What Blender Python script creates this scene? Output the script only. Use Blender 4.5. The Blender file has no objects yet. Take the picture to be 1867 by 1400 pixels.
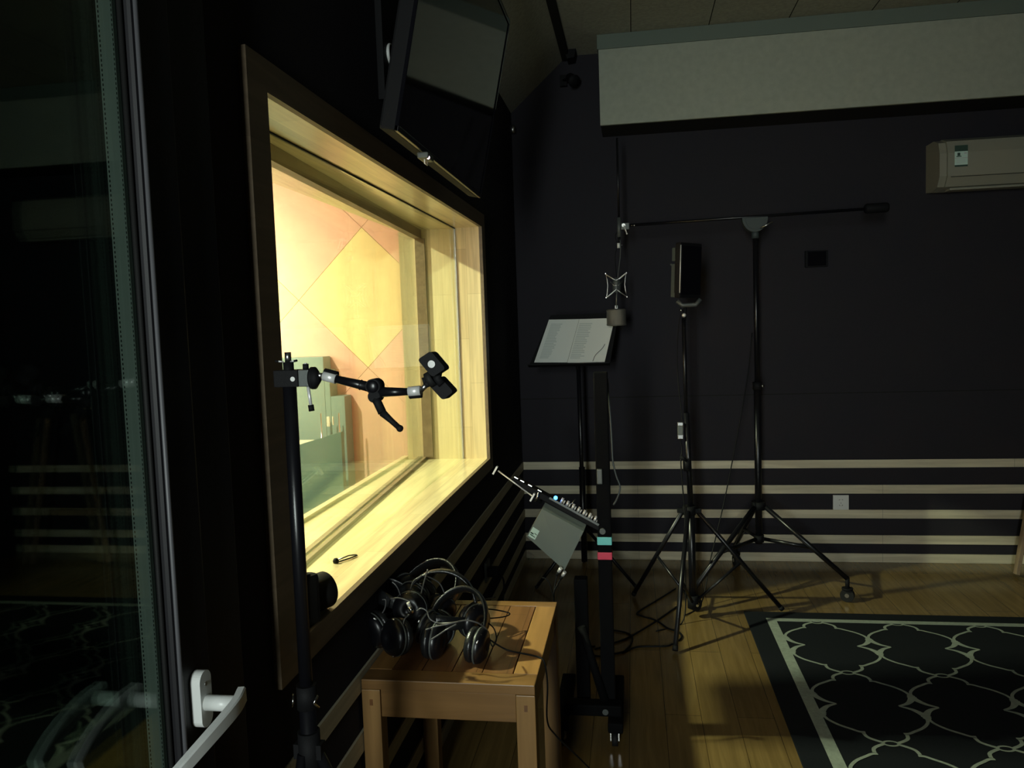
import bpy, bmesh, math, random
from mathutils import Vector, Matrix
random.seed(7)
V = Vector
PI = math.pi
C = bpy.context.scene.collection
SC = bpy.context.scene

# ------------------------------------------------------------------ camera
AX, HZ = 0.6656, 1.40            # camera distance from the window wall, height
cam_d = bpy.data.cameras.new('camera')
cam_d.sensor_width = 36.0
cam_d.sensor_fit = 'HORIZONTAL'
cam_d.lens = 1434.0 / 1867.0 * 36.0
cam_d.clip_start = 0.02
cam = bpy.data.objects.new('camera', cam_d)
C.objects.link(cam)
def _cam_matrix():
    f = 1434.0
    y = V((1153 - 933.5, 585 - 700, f)).normalized()
    hd = V((1, -.034, 0))
    down = y.cross(hd).normalized()
    if down.y < 0: down = -down
    x = down.cross(y).normalized()
    if x.x < 0: x = -x
    up = -down
    right = V((x.x, y.x, up.x)); cdown = V((x.y, y.y, up.y)); fwd = V((x.z, y.z, up.z))
    m = Matrix.Identity(4)
    for i in range(3):
        m[i][0] = right[i]; m[i][1] = -cdown[i]; m[i][2] = -fwd[i]
    m[0][3], m[1][3], m[2][3] = AX, 0, HZ
    return m
cam.matrix_world = _cam_matrix()
SC.camera = cam

# ------------------------------------------------------------------ world, exposure, lights
w = bpy.data.worlds.new('world'); SC.world = w; w.use_nodes = True
w.node_tree.nodes['Background'].inputs[0].default_value = (0.02, 0.024, 0.026, 1)
w.node_tree.nodes['Background'].inputs[1].default_value = 0.05
SC.view_settings.view_transform = 'Standard'
SC.view_settings.look = 'None'
SC.view_settings.exposure = 0.0
SC.view_settings.gamma = 1.0
SC.view_settings.use_curve_mapping = False

def area(name, loc, target, size, energy, color, spread=180, size_y=None):
    l = bpy.data.lights.new(name, 'AREA'); l.energy = energy; l.color = color
    l.shape = 'RECTANGLE'; l.size = size; l.size_y = size_y or size
    l.spread = math.radians(spread)
    o = bpy.data.objects.new(name, l); C.objects.link(o); o.location = loc
    o.rotation_euler = (V(target) - V(loc)).to_track_quat('-Z', 'Y').to_euler()
    return o
# ceiling lamp of the booth behind the window: throws the window's patch on the floor
area('booth_ceiling_light', (-2.0, 2.47, 2.74), (-2.0, 2.47, 0), .11, 285, (1.0, .94, .73))
# lamp near the far wall of the booth (hot spot on the diamond panels)
area('booth_wall_light', (-2.12, 3.95, 1.68), (-1.95, 4.595, 1.58), .30, 40, (1.0, .94, .78))
# dim cool light from an assumed, unseen source behind the camera
area('unseen_rear_light', (.22, -2.1, 1.55), (.98, 4.5, 1.15), .34, 13, (.90, 1.0, .95), spread=70, size_y=1.3)

# ------------------------------------------------------------------ materials
def mat(name, color, rough=.5, metal=0, spec=.5, bump=0, bscale=200, var=0, vscale=20, emit=None, estr=0, coat=0, ior=None):
    m = bpy.data.materials.new(name); m.use_nodes = True
    nt = m.node_tree; b = nt.nodes['Principled BSDF']
    b.inputs['Base Color'].default_value = (*color, 1)
    b.inputs['Roughness'].default_value = rough
    b.inputs['Metallic'].default_value = metal
    b.inputs['Specular IOR Level'].default_value = spec
    if coat: b.inputs['Coat Weight'].default_value = coat; b.inputs['Coat Roughness'].default_value = .1
    if emit: b.inputs['Emission Color'].default_value = (*emit, 1); b.inputs['Emission Strength'].default_value = estr
    tc = nt.nodes.new('ShaderNodeTexCoord')
    if bump:
        n = nt.nodes.new('ShaderNodeTexNoise'); n.inputs['Scale'].default_value = bscale; n.inputs['Detail'].default_value = 3
        nt.links.new(tc.outputs['Object'], n.inputs['Vector'])
        bp = nt.nodes.new('ShaderNodeBump'); bp.inputs['Strength'].default_value = bump; bp.inputs['Distance'].default_value = .002
        nt.links.new(n.outputs['Fac'], bp.inputs['Height']); nt.links.new(bp.outputs['Normal'], b.inputs['Normal'])
    if var:
        n = nt.nodes.new('ShaderNodeTexNoise'); n.inputs['Scale'].default_value = vscale; n.inputs['Detail'].default_value = 4
        nt.links.new(tc.outputs['Object'], n.inputs['Vector'])
        r = nt.nodes.new('ShaderNodeValToRGB')
        r.color_ramp.elements[0].position = .3; r.color_ramp.elements[1].position = .7
        r.color_ramp.elements[0].color = (*[c * (1 - var) for c in color], 1)
        r.color_ramp.elements[1].color = (*[min(1, c * (1 + var)) for c in color], 1)
        nt.links.new(n.outputs['Fac'], r.inputs['Fac']); nt.links.new(r.outputs['Color'], b.inputs['Base Color'])
    return m

def wood(name, c1, c2, rough=.35, axis='Y', block=(.5, .05), grain=40, coat=0, mortar=.004, plane='XY', mortar_c=None):
    """planks / finger jointed staves running along `axis`, with a stretched grain"""
    m = bpy.data.materials.new(name); m.use_nodes = True
    nt = m.node_tree; b = nt.nodes['Principled BSDF']
    b.inputs['Roughness'].default_value = rough
    if coat: b.inputs['Coat Weight'].default_value = coat; b.inputs['Coat Roughness'].default_value = .12
    tc = nt.nodes.new('ShaderNodeTexCoord')
    sep = nt.nodes.new('ShaderNodeSeparateXYZ'); nt.links.new(tc.outputs['Object'], sep.inputs[0])
    comb = nt.nodes.new('ShaderNodeCombineXYZ')
    other = {'X': 'Y', 'Y': 'X', 'Z': 'Y'}[axis] if plane == 'XY' else plane
    nt.links.new(sep.outputs[axis], comb.inputs[0]); nt.links.new(sep.outputs[other], comb.inputs[1])
    br = nt.nodes.new('ShaderNodeTexBrick'); br.inputs['Scale'].default_value = 1
    br.inputs['Brick Width'].default_value = block[0]; br.inputs['Row Height'].default_value = block[1]
    br.inputs['Mortar Size'].default_value = mortar * .25; br.inputs['Mortar Smooth'].default_value = .3
    br.inputs['Color1'].default_value = (*c1, 1); br.inputs['Color2'].default_value = (*c2, 1)
    mc = mortar_c or [c * .45 for c in c2]
    br.inputs['Mortar'].default_value = (*mc, 1)
    nt.links.new(comb.outputs[0], br.inputs['Vector'])
    mp = nt.nodes.new('ShaderNodeMapping')
    s = [grain, grain, grain]; s['XYZ'.index(axis)] = grain * .06
    mp.inputs['Scale'].default_value = s
    nt.links.new(tc.outputs['Object'], mp.inputs['Vector'])
    n = nt.nodes.new('ShaderNodeTexNoise'); n.inputs['Scale'].default_value = 1.4; n.inputs['Detail'].default_value = 5; n.inputs['Distortion'].default_value = .6
    nt.links.new(mp.outputs[0], n.inputs['Vector'])
    r = nt.nodes.new('ShaderNodeValToRGB'); r.color_ramp.elements[0].position = .35; r.color_ramp.elements[1].position = .7
    r.color_ramp.elements[0].color = (.72, .68, .62, 1); r.color_ramp.elements[1].color = (1.08, 1.05, 1.0, 1)
    nt.links.new(n.outputs['Fac'], r.inputs['Fac'])
    mx = nt.nodes.new('ShaderNodeMix'); mx.data_type = 'RGBA'; mx.blend_type = 'MULTIPLY'; mx.inputs['Factor'].default_value = .8
    nt.links.new(br.outputs['Color'], mx.inputs['A']); nt.links.new(r.outputs['Color'], mx.inputs['B'])
    nt.links.new(mx.outputs['Result'], b.inputs['Base Color'])
    bp = nt.nodes.new('ShaderNodeBump'); bp.inputs['Strength'].default_value = .15; bp.inputs['Distance'].default_value = .001
    nt.links.new(n.outputs['Fac'], bp.inputs['Height']); nt.links.new(bp.outputs['Normal'], b.inputs['Normal'])
    return m

def glass(name, tint=(.92, .97, .94), ior=1.5, boost=1.0):
    m = bpy.data.materials.new(name); m.use_nodes = True
    nt = m.node_tree; nt.nodes.remove(nt.nodes['Principled BSDF'])
    out = nt.nodes['Material Output']
    t = nt.nodes.new('ShaderNodeBsdfTransparent'); t.inputs[0].default_value = (*tint, 1)
    g = nt.nodes.new('ShaderNodeBsdfGlossy'); g.inputs['Roughness'].default_value = .02; g.inputs[0].default_value = (.9, 1, .96, 1)
    lw = nt.nodes.new('ShaderNodeLayerWeight'); lw.inputs['Blend'].default_value = .5
    pw = nt.nodes.new('ShaderNodeMath'); pw.operation = 'POWER'; pw.inputs[1].default_value = 5.0
    nt.links.new(lw.outputs['Facing'], pw.inputs[0])
    f = nt.nodes.new('ShaderNodeMath'); f.operation = 'MULTIPLY_ADD'; f.inputs[1].default_value = .95; f.inputs[2].default_value = .04 * boost
    nt.links.new(pw.outputs[0], f.inputs[0])
    mx = nt.nodes.new('ShaderNodeMixShader')
    nt.links.new(f.outputs[0], mx.inputs[0]); nt.links.new(t.outputs[0], mx.inputs[1]); nt.links.new(g.outputs[0], mx.inputs[2])
    nt.links.new(mx.outputs[0], out.inputs[0])
    return m

M = {}
M['wall'] = mat('dark_wall_fabric', (.032, .030, .036), .95, spec=.15, bump=.4, bscale=500)
M['wallp'] = mat('dark_wall_plaster', (.03, .03, .032), .9, spec=.1)
M['stripe'] = wood('pale_wall_strip', (.74, .70, .54), (.66, .62, .47), .6, 'X', (1.35, .5), 30, plane='Z')
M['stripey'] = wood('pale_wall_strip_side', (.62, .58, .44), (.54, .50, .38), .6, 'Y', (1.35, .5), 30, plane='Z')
M['ceil'] = mat('ceiling_board', (.34, .34, .29), .9, spec=.2, bump=.5, bscale=300, var=.12, vscale=60)
M['seam'] = mat('dark_seam', (.02, .02, .018), .9, spec=.1)
M['soffit'] = mat('pale_grey_board', (.40, .43, .36), .9, spec=.2, bump=.4, bscale=400, var=.06, vscale=30)
M['soffit2'] = mat('grey_green_board', (.17, .21, .18), .9, spec=.2, bump=.3, bscale=400)
M['floor'] = wood('floor_planks', (.215, .145, .052), (.180, .118, .042), .24, 'Y', (1.1, .125), 34, coat=.15, mortar=.006)
M['sill'] = wood('window_wood', (.88, .77, .46), (.80, .67, .37), .28, 'Y', (.42, .062), 30, coat=.5, mortar=.0016)
M['jamb'] = wood('window_wood_upright', (.86, .73, .44), (.76, .62, .36), .35, 'Z', (.40, .062), 30, plane='X', coat=.1, mortar=.0016)
M['case'] = wood('window_casing_wood', (.19, .14, .085), (.165, .12, .072), .5, 'Y', (3, .5), 30, plane='Z', mortar=.001)
M['inner'] = wood('inner_frame_wood', (.34, .255, .15), (.30, .225, .13), .45, 'Y', (3, .5), 30, plane='Z', mortar=.001)
M['glassw'] = glass('window_glass', (.93, .97, .93), 1.5)
M['glassd'] = glass('door_glass', (.93, .98, .95), 1.55)
M['pink'] = mat('pink_felt', (.84, .47, .34), .95, spec=.1, bump=.2, bscale=400, var=.04)
M['yellow'] = mat('yellow_felt', (.90, .68, .32), .95, spec=.1, bump=.2, bscale=400, var=.04)
M['bwall'] = mat('booth_wall_paint', (.62, .42, .30), .9, spec=.2)
M['bgrey'] = mat('booth_grey', (.20, .27, .23), .6, bump=.1)
M['bteal'] = mat('booth_dark_green', (.10, .17, .145), .6)
M['bwhite'] = mat('booth_pale_top', (.7, .66, .5), .4)
M['black'] = mat('black_metal', (.006, .006, .008), .32, spec=.5)
M['blackm'] = mat('black_matte', (.007, .007, .008), .7, spec=.2, bump=.2, bscale=500)
M['blackv'] = mat('deep_black_powder_coat', (.0025, .0025, .003), .8, spec=.12)
M['rubber'] = mat('black_rubber', (.010, .010, .010), .7, spec=.3)
M['leather'] = mat('black_leather', (.012, .013, .014), .30, spec=.6, bump=.5, bscale=160)
M['gloss'] = mat('glossy_black', (.006, .006, .008), .06, spec=.4)
M['chrome'] = mat('chrome', (.80, .80, .78), .16, metal=1)
M['steel'] = mat('brushed_steel', (.50, .50, .49), .32, metal=1, bump=.1)
M['greym'] = mat('grey_metal', (.10, .11, .105), .5, metal=.3, bump=.1)
M['alu'] = mat('spacer_aluminium', (.50, .60, .55), .5)
M['nickel'] = mat('bright_nickel', (.85, .85, .83), .35, metal=.35)
M['darkgrey'] = mat('dark_grey_frame', (.009, .0085, .011), .55, spec=.3)
M['gasket'] = mat('grey_gasket', (.10, .10, .11), .45)
M['white'] = mat('white_plastic', (.80, .82, .80), .35)
M['acw'] = mat('cream_plastic', (.30, .30, .24), .45)
M['paper'] = mat('printed_paper', (.78, .82, .78), .8)
M['ink'] = mat('grey_ink', (.56, .62, .60), .8)
M['dark'] = mat('dark_green_ink', (.03, .07, .05), .7)
M['cyan'] = mat('cyan_tape', (.20, .72, .70), .6)
M['pinkt'] = mat('pink_tape', (.72, .06, .12), .6)
M['led'] = mat('blue_led', (.0, .1, .6), .4, emit=(.03, .22, 1.0), estr=14)
M['ledw'] = mat('white_led', (.9, .7, .8), .4, emit=(1.0, .72, .82), estr=5)
M['mic'] = mat('mic_mesh_metal', (.26, .25, .22), .45, metal=.7, bump=.8, bscale=900)
M['rug'] = mat('navy_rug_pile', (.012, .014, .017), .95, spec=.1, bump=.8, bscale=700)
M['rugl'] = mat('pale_rug_pile', (.29, .33, .28), .95, spec=.1, bump=.8, bscale=700, var=.12, vscale=60)
M['stool'] = wood('stool_wood', (.40, .22, .075), (.34, .17, .055), .35, 'Y', (2, 1), 26, plane='X', mortar=.0002)
M['stoolx'] = wood('stool_wood_cross', (.25, .135, .047), (.21, .108, .036), .35, 'X', (2, 1), 26, plane='Z', mortar=.0002)
M['stoold'] = wood('stool_wood_dark', (.22, .105, .04), (.18, .08, .03), .35, 'Y', (2, .075), 22, coat=.2, mortar=.003)
M['stoolz'] = wood('stool_wood_leg', (.33, .19, .07), (.29, .16, .056), .4, 'Z', (2, 1), 30, mortar=.0002)
M['plugdark'] = mat('plug_dark', (.02, .02, .02), .5)
M['cord'] = mat('grey_sheen_cord', (.10, .10, .10), .3, spec=.7)
M['cable'] = mat('black_cable', (.005, .005, .005), .6, spec=.25)
M['clutch'] = mat('dark_green_cast', (.045, .060, .058), .6, bump=.1)
M['boxface'] = mat('dark_green_grey_paint', (.17, .205, .185), .55, bump=.1)
M['labelp'] = mat('pale_label', (.60, .80, .72), .5)
M['lensg'] = mat('lens_glass', (.01, .01, .02), .03, spec=.8)
M['woodleg'] = wood('easel_wood', (.35, .26, .17), (.3, .22, .14), .6, 'Z', (2, 1), 30, mortar=.0002)

# ------------------------------------------------------------------ mesh helpers
class B:
    def __init__(s): s.bm = bmesh.new(); s.mats = []
    def mi(s, m):
        if m is None: m = s.mats[0] if s.mats else None
        if m not in s.mats: s.mats.append(m)
        return s.mats.index(m)
    def _tag(s, before, m, smooth=False):
        i = s.mi(m)
        for f in s.bm.faces:
            if f not in before: f.material_index = i; f.smooth = smooth
    def box(s, c, d, m='black', R=None, bev=0):
        before = set(s.bm.faces)
        M4 = Matrix.Translation(V(c)) @ (R.to_4x4() if R else Matrix.Identity(4)) @ Matrix.Diagonal((*d, 1))
        r = bmesh.ops.create_cube(s.bm, size=1, matrix=M4)
        if bev:
            es = set()
            for v in r['verts']: es.update(v.link_edges)
            bmesh.ops.bevel(s.bm, geom=list(es), offset=bev, segments=2, affect='EDGES', profile=.6)
        s._tag(before, m)
        return s
    def b2(s, lo, hi, m='black', bev=0):
        lo, hi = V(lo), V(hi)
        return s.box((lo + hi) / 2, hi - lo, m, None, bev)
    def cyl(s, a, b, r, m='black', r2=None, n=20, caps=True):
        a, b = V(a), V(b); r2 = r if r2 is None else r2
        before = set(s.bm.faces)
        q = (b - a).to_track_quat('Z', 'Y').to_matrix().to_4x4()
        bmesh.ops.create_cone(s.bm, cap_ends=caps, cap_tris=False, segments=n, radius1=r, radius2=r2, depth=(b - a).length,
                              matrix=Matrix.Translation((a + b) / 2) @ q)
        i = s.mi(m)
        for f in s.bm.faces:
            if f not in before: f.material_index = i; f.smooth = len(f.verts) == 4
        return s
    def tube(s, pts, r, m='cable', n=8, closed=False, rr=None):
        pts = [V(p) for p in pts]; N = len(pts); rings = []
        up = V((0, 0, 1)); prev = None
        for k, p in enumerate(pts):
            if closed: t = pts[(k + 1) % N] - pts[k - 1]
            else: t = pts[min(k + 1, N - 1)] - pts[max(k - 1, 0)]
            t.normalize()
            if prev is None:
                u = t.cross(up)
                if u.length < .1: u = t.cross(V((1, 0, 0)))
            else: u = prev - t * prev.dot(t)
            u.normalize(); prev = u; v = t.cross(u)
            R = rr[k] if rr else r
            rings.append([s.bm.verts.new(p + (u * math.cos(2 * PI * j / n) + v * math.sin(2 * PI * j / n)) * R) for j in range(n)])
        i = s.mi(m)
        for k in range(N if closed else N - 1):
            A, Bq = rings[k], rings[(k + 1) % N]
            for j in range(n):
                f = s.bm.faces.new((A[j], A[(j + 1) % n], Bq[(j + 1) % n], Bq[j])); f.material_index = i; f.smooth = True
        if not closed:
            for R_ in (rings[0], rings[-1]):
                f = s.bm.faces.new(R_); f.material_index = i
        return s
    def prism(s, poly, a, b, m='black'):
        """poly: list of 3D points, extruded by vector (b-a)"""
        d = V(b) - V(a); i = s.mi(m)
        P = [s.bm.verts.new(V(p) + V(a)) for p in poly]; Q = [s.bm.verts.new(V(p) + V(a) + d) for p in poly]
        fs = [s.bm.faces.new(P), s.bm.faces.new(Q[::-1])]
        for k in range(len(P)): fs.append(s.bm.faces.new((P[k], Q[k], Q[(k + 1) % len(P)], P[(k + 1) % len(P)])))
        for f in fs: f.material_index = i
        return s
    def lathe(s, prof, o, ax=(0, 0, 1), m='black', n=28, sq=None):
        """prof: (r, h) along axis ax from o"""
        o = V(o); q = V(ax).to_track_quat('Z', 'Y').to_matrix(); i = s.mi(m); rings = []
        for r, h in prof:
            rings.append([s.bm.verts.new(o + q @ V((r * math.cos(2 * PI * j / n), r * math.sin(2 * PI * j / n) * (sq or 1), h))) for j in range(n)])
        for A, Bq in zip(rings, rings[1:]):
            for j in range(n):
                f = s.bm.faces.new((A[j], A[(j + 1) % n], Bq[(j + 1) % n], Bq[j])); f.material_index = i; f.smooth = True
        for R_ in (rings[0], rings[-1]):
            try: f = s.bm.faces.new(R_); f.material_index = i
            except Exception: pass
        return s
    def ball(s, c, r, m='black', sc=(1, 1, 1), n=16):
        before = set(s.bm.faces)
        bmesh.ops.create_uvsphere(s.bm, u_segments=n, v_segments=n // 2 + 2, radius=r, matrix=Matrix.Translation(V(c)) @ Matrix.Diagonal((*sc, 1)))
        s._tag(before, m, True); return s
    def quad(s, pts, m):
        f = s.bm.faces.new([s.bm.verts.new(V(p)) for p in pts]); f.material_index = s.mi(m); return s
    def obj(s, name, parent=None, base=None, **props):
        bm = s.bm
        bmesh.ops.recalc_face_normals(bm, faces=bm.faces)
        if base is None: base = world_base(parent) if parent else V((0, 0, 0))
        bmesh.ops.translate(bm, verts=bm.verts, vec=-V(base))
        me = bpy.data.meshes.new(name); bm.to_mesh(me); bm.free()
        for k in s.mats: me.materials.append(M[k])
        o = bpy.data.objects.new(name, me); C.objects.link(o)
        if parent: o.parent = parent; o.location = V(base) - world_base(parent)
        else: o.location = base
        o['_b'] = list(V(base))
        for k, v in props.items(): o[k] = v
        return o

def world_base(o):
    return V(o['_b'])
def thing(name, base, label=None, cat=None, group=None, kind=None):
    o = bpy.data.objects.new(name, None); C.objects.link(o); o.location = base; o['_b'] = list(V(base))
    o.empty_display_size = .05
    if label: o['label'] = label
    if cat: o['category'] = cat
    if group: o['group'] = group
    if kind: o['kind'] = kind
    return o
def struct(b, name): return b.obj(name, kind='structure')
def pt(px, py, Y):          # a point of the arm at depth Y (camera maths at the top)
    m = cam.matrix_world.to_3x3(); r = m @ V(((px - 933.5), -(py - 700), -1434.)); k = Y / r.y
    return V((AX, 0, HZ)) + r * k
def cat_curve(pts, sub=8):
    """smooth catmull-rom through the points"""
    P = [V(p) for p in pts]; P = [P[0] * 2 - P[1]] + P + [P[-1] * 2 - P[-2]]; out = []
    for k in range(1, len(P) - 2):
        for j in range(sub):
            t = j / sub; a, b, c, d = P[k - 1], P[k], P[k + 1], P[k + 2]
            out.append(.5 * ((2 * b) + (-a + c) * t + (2 * a - 5 * b + 4 * c - d) * t * t + (-a + 3 * b - 3 * c + d) * t ** 3))
    out.append(P[-2]); return out
def axes(e, nrm):
    """rotation matrix with local X along e, local Z along nrm (made orthogonal)"""
    e = V(e).normalized(); z = V(nrm); z = (z - e * z.dot(e)).normalized(); y = z.cross(e)
    return Matrix((e, y, z)).transposed()

# ------------------------------------------------------------------ room shell
D = 4.595            # far wall
CH = 2.91            # ceiling height
RX = 3.4             # opposite wall
BY = -2.4            # wall behind the camera
WY0, WY1, WZ0, WZ1 = 1.395, 3.475, .80, 1.84       # window opening
WT = .37             # wall thickness

struct(B().b2((-.05, BY - .1, -.06), (RX + .1, D + .1, 0), 'floor'), 'floor')
b = B()
b.b2((.33, BY, CH), (RX + .1, D, CH + .05), 'ceil')
b.prism([(-.02, 0, 2.60), (.33, 0, CH), (.33, 0, CH + .05), (-.02, 0, CH + .05)], (0, BY, 0), (0, D, 0), 'ceil')
for k in range(-1, 8):
    x = .691 + .398 * k
    if x > .4: b.b2((x - .0022, BY, CH - .0012), (x + .0022, D, CH + .001), 'seam')
struct(b, 'ceiling')
struct(B().b2((.305, BY, CH - .028), (.345, D - .001, CH - .001), 'seam'), 'trim_13')
# wall with the window and the door (thick)
b = B()
DY0, DY1, DZ = -.12, 1.17, 2.12
g_ = .021
for lo, hi in [((-WT, DY1, 0), (0, WY0 - g_, 2.95)), ((-WT, WY1 + g_, 0), (0, D + .1, 2.95)), ((-WT, WY0 - g_, 0), (0, WY1 + g_, WZ0 - g_)), ((-WT, WY0 - g_, WZ1 + g_), (0, WY1 + g_, 2.95)),
               ((-WT, DY0, DZ), (0, DY1, 2.95)), ((-WT, BY, 0), (0, DY0, 2.95))]:
    b.b2(lo, hi, 'wall')
struct(b, 'wall_left')
struct(B().b2((0, D, 0), (RX + .1, D + .1, 2.95), 'wall').b2((0.0, D - .0012, .958), (RX, D + .002, .962), 'seam'), 'wall_back')
struct(B().b2((RX, BY, 0), (RX + .1, D, 2.95), 'wall'), 'wall_right')
struct(B().b2((0, BY - .1, 0), (RX, BY, 2.95), 'wall'), 'wall_front')
# dark enclosure added behind the glass door to shut out the booth's light
b = B()
b.b2((-1.5, -1.4, -.06), (-WT, 1.18, 0), 'wallp').b2((-1.6, -1.4, 0), (-1.5, 1.18, 2.95), 'wallp').b2((-1.5, -1.5, 0), (-WT, -1.4, 2.95), 'wallp')
b.b2((-1.5, -1.4, 2.4), (-WT, 1.18, 2.95), 'wallp').b2((-1.6, 1.14, 0), (-WT, 1.20, 2.95), 'wallp')
struct(b, 'wall_dark_enclosure')
# pale strips
zs = [(.538, .584), (.392, .441), (.251, .300), (.106, .155), (0, .05)]
for i, (z0, z1) in enumerate(zs):
    struct(B().b2((.001, D - .006, z0 + .0005), (RX - .001, D, z1), 'stripe'), 'trim_%d' % (i + 1))
    struct(B().b2((0, DY1 + .03, z0 + .0005), (.006, D - .006, z1), 'stripey'), 'trim_%d' % (i + 6))
# soffit box on the far wall: upper band and pale board
struct(B().b2((.513, D - .295, 2.835), (RX, D - .001, CH - .001), 'soffit2'), 'trim_11')
struct(B().b2((.520, D - .290, 2.443), (RX, D - .272, 2.834), 'soffit').b2((.522, D - .272, 2.446), (RX, D - .001, 2.834), 'wallp'), 'trim_12')

# ------------------------------------------------------------------ booth behind the window
BX = -3.6
struct(B().b2((BX, 1.2, -.06), (-WT, D + .1, 0), 'floor'), 'floor_booth')
struct(B().b2((BX, 1.2, 2.8), (-WT, D + .1, 2.95), 'ceil'), 'ceiling_booth')
struct(B().b2((BX, D, 0), (-WT, D + .1, 2.8), 'bwall'), 'wall_booth_back')
struct(B().b2((BX - .1, 1.2, 0), (BX, D, 2.8), 'bwall'), 'wall_booth_left')
struct(B().b2((BX, 1.2, 0), (-WT - .001, 1.25, 2.8), 'bwall'), 'wall_booth_front')
struct(B().b2((-WT - .012, 3.60, 0), (-WT - .001, D, 2.8), 'pink'), 'wall_booth_right')

def diamond(cx, cz, m, label, group, h=.4182):
    b = B()
    pts = [(-h, 0, 0), (0, 0, -h), (h, 0, 0), (0, 0, h)]
    b.prism(pts, (cx, D - .022, cz), (cx, D - .002, cz), m)
    # cut to the wall's own bounds
    for co, no in [((-WT - .014, 0, 0), (1, 0, 0)), ((0, 0, 0.001), (0, 0, -1)), ((0, 0, 2.799), (0, 0, 1))]:
        bmesh.ops.bisect_plane(b.bm, geom=b.bm.verts[:] + b.bm.edges[:] + b.bm.faces[:], plane_co=co, plane_no=no, clear_outer=True)
        bmesh.ops.holes_fill(b.bm, edges=[e for e in b.bm.edges if e.is_boundary], sides=0)
    o = b.obj('acoustic_panel', base=(cx, D, cz - h))
    o['label'] = label; o['category'] = 'wall panel'; o['group'] = group
cxs, cz0, hh = -.923, 1.593, .42
YG, PG = 'yellow felt diamonds in the booth', 'pink felt diamonds in the booth'
diamond(cxs, cz0, 'yellow', 'yellow diamond felt panel, the one whole beside the window post', YG)
diamond(cxs - 2 * hh, cz0, 'yellow', 'yellow diamond felt panel washed white by the lamp', YG)
diamond(cxs - hh, cz0 + hh, 'pink', 'pink diamond felt panel above the meeting tips of two yellow ones', PG)
diamond(cxs + hh, cz0 + hh, 'pink', 'darker pink felt corner above the yellow diamond beside the post', PG)
diamond(cxs - hh, cz0 - hh, 'pink', 'pink diamond felt panel just above the grey cabinet', PG)
diamond(cxs + hh, cz0 - hh, 'pink', 'pink felt corner below the yellow diamond beside the post', PG)
diamond(cxs, cz0 - 2 * hh, 'pink', 'pink felt panel below the whole yellow diamond, low behind the glass', PG)
diamond(cxs, cz0 + 2 * hh, 'pink', 'pink felt panel directly over the whole yellow diamond', PG)
diamond(cxs - 2 * hh, cz0 + 2 * hh, 'pink', 'pink felt panel over the lamp-washed yellow diamond', PG)
diamond(cxs - hh, cz0 - 3 * hh, 'pink', 'lowest pink felt panel standing on the booth floor', PG)

# grey stepped cabinet against the booth's far wall
t = thing('cabinet', (-1.33, D - .4, 0), 'grey-green stepped cabinet standing against the pink booth wall', 'cabinet')
B().b2((-1.75, 4.45, 0), (-1.156, D - .03, 1.250), 'bgrey', .004).obj('tall_section', t)
B().b2((-1.1555, 4.45, 0), (-1.122, D - .03, 1.170), 'bgrey', .003).obj('side_section', t)
B().b2((-1.1215, 4.45, 0), (-1.035, D - .03, 1.012), 'bgrey', .003).obj('low_section', t)
# desk with a pale top in front of it
t = thing('desk', (-1.3, 4.0, 0), 'desk with a pale top in front of the grey-green cabinet', 'desk')
B().b2((-1.95, 3.92, .770), (-.960, 4.20, .790), 'bwhite', .003).obj('desktop', t)
for sx in (-1.93, -1.00):
    for sy in (3.94, 4.17): B().b2((sx, sy, 0), (sx + .025, sy + .025, .769), 'bwhite').obj('leg', t)
B().b2((-1.90, 4.14, .40), (-1.01, 4.155, .769), 'bteal').obj('back_panel', t)
t = thing('office_chair', (-1.10, 4.32, 0), 'small chair with thin pale frame at the end of the booth desk', 'chair')
B().box((-1.10, 4.32, .47), (.15, .13, .03), 'bteal', None, .01).obj('seat', t)
B().b2((-1.125, 4.375, .84), (-1.105, 4.385, .90), 'bwhite', .004).b2((-1.09, 4.375, .85), (-1.083, 4.385, .90), 'bwhite', .002).obj('backrest', t)
for sx, sy in [(-1.16, 4.27), (-1.05, 4.27), (-1.16, 4.38), (-1.05, 4.38)]:
    B().cyl((sx, sy, 0), (sx, sy, .46 if sy < 4.3 else .92), .005, 'chrome').obj('leg', t)
t = thing('partition_screen', (-1.4, 3.8, 0), 'low dark green screen seen through the lower part of the window', 'screen')
B().prism([(-1.95, 0, 0), (-.815, 0, 0), (-.815, 0, .886), (-1.95, 0, .57)], (0, 3.80, 0), (0, 3.84, 0), 'bteal').obj('panel', t)
B().b2((-.86, 3.72, 0), (-.82, 3.795, .02), 'bteal').obj('foot', t)
B().b2((-.86, 3.842, 0), (-.82, 3.92, .02), 'bteal').obj('foot', t)
t = thing('sofa', (-1.0, 2.9, 0), 'dark green sofa below the low cabinet, just behind the window sill line', 'sofa')
B().b2((-1.95, 2.60, .08), (-.80, 3.3, .42), 'bteal', .03).obj('seat', t)
B().b2((-1.95, 3.14, .421), (-.81, 3.3, .66), 'bteal', .04).obj('backrest', t)
for sx in (-1.9, -.87):
    for sy in (2.65, 3.22): B().cyl((sx, sy, 0), (sx, sy, .085), .02, 'black').obj('foot', t)
# slim unseen panel added near the glass to shape the shadow on floor and rug
t = thing('added_shadow_caster', (-.71, 2.62, 1.60), 'flat panel added out of view in the booth to cast the floor shadow', 'shadow caster')
B().b2((-.725, 2.52, 1.535), (-.695, 2.715, 1.92), 'black', .004).obj('shadow_panel', t)
B().cyl((-.71, 2.62, 1.92), (-.71, 2.62, 2.799), .010, 'black').obj('shadow_panel_rod', t)

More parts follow.
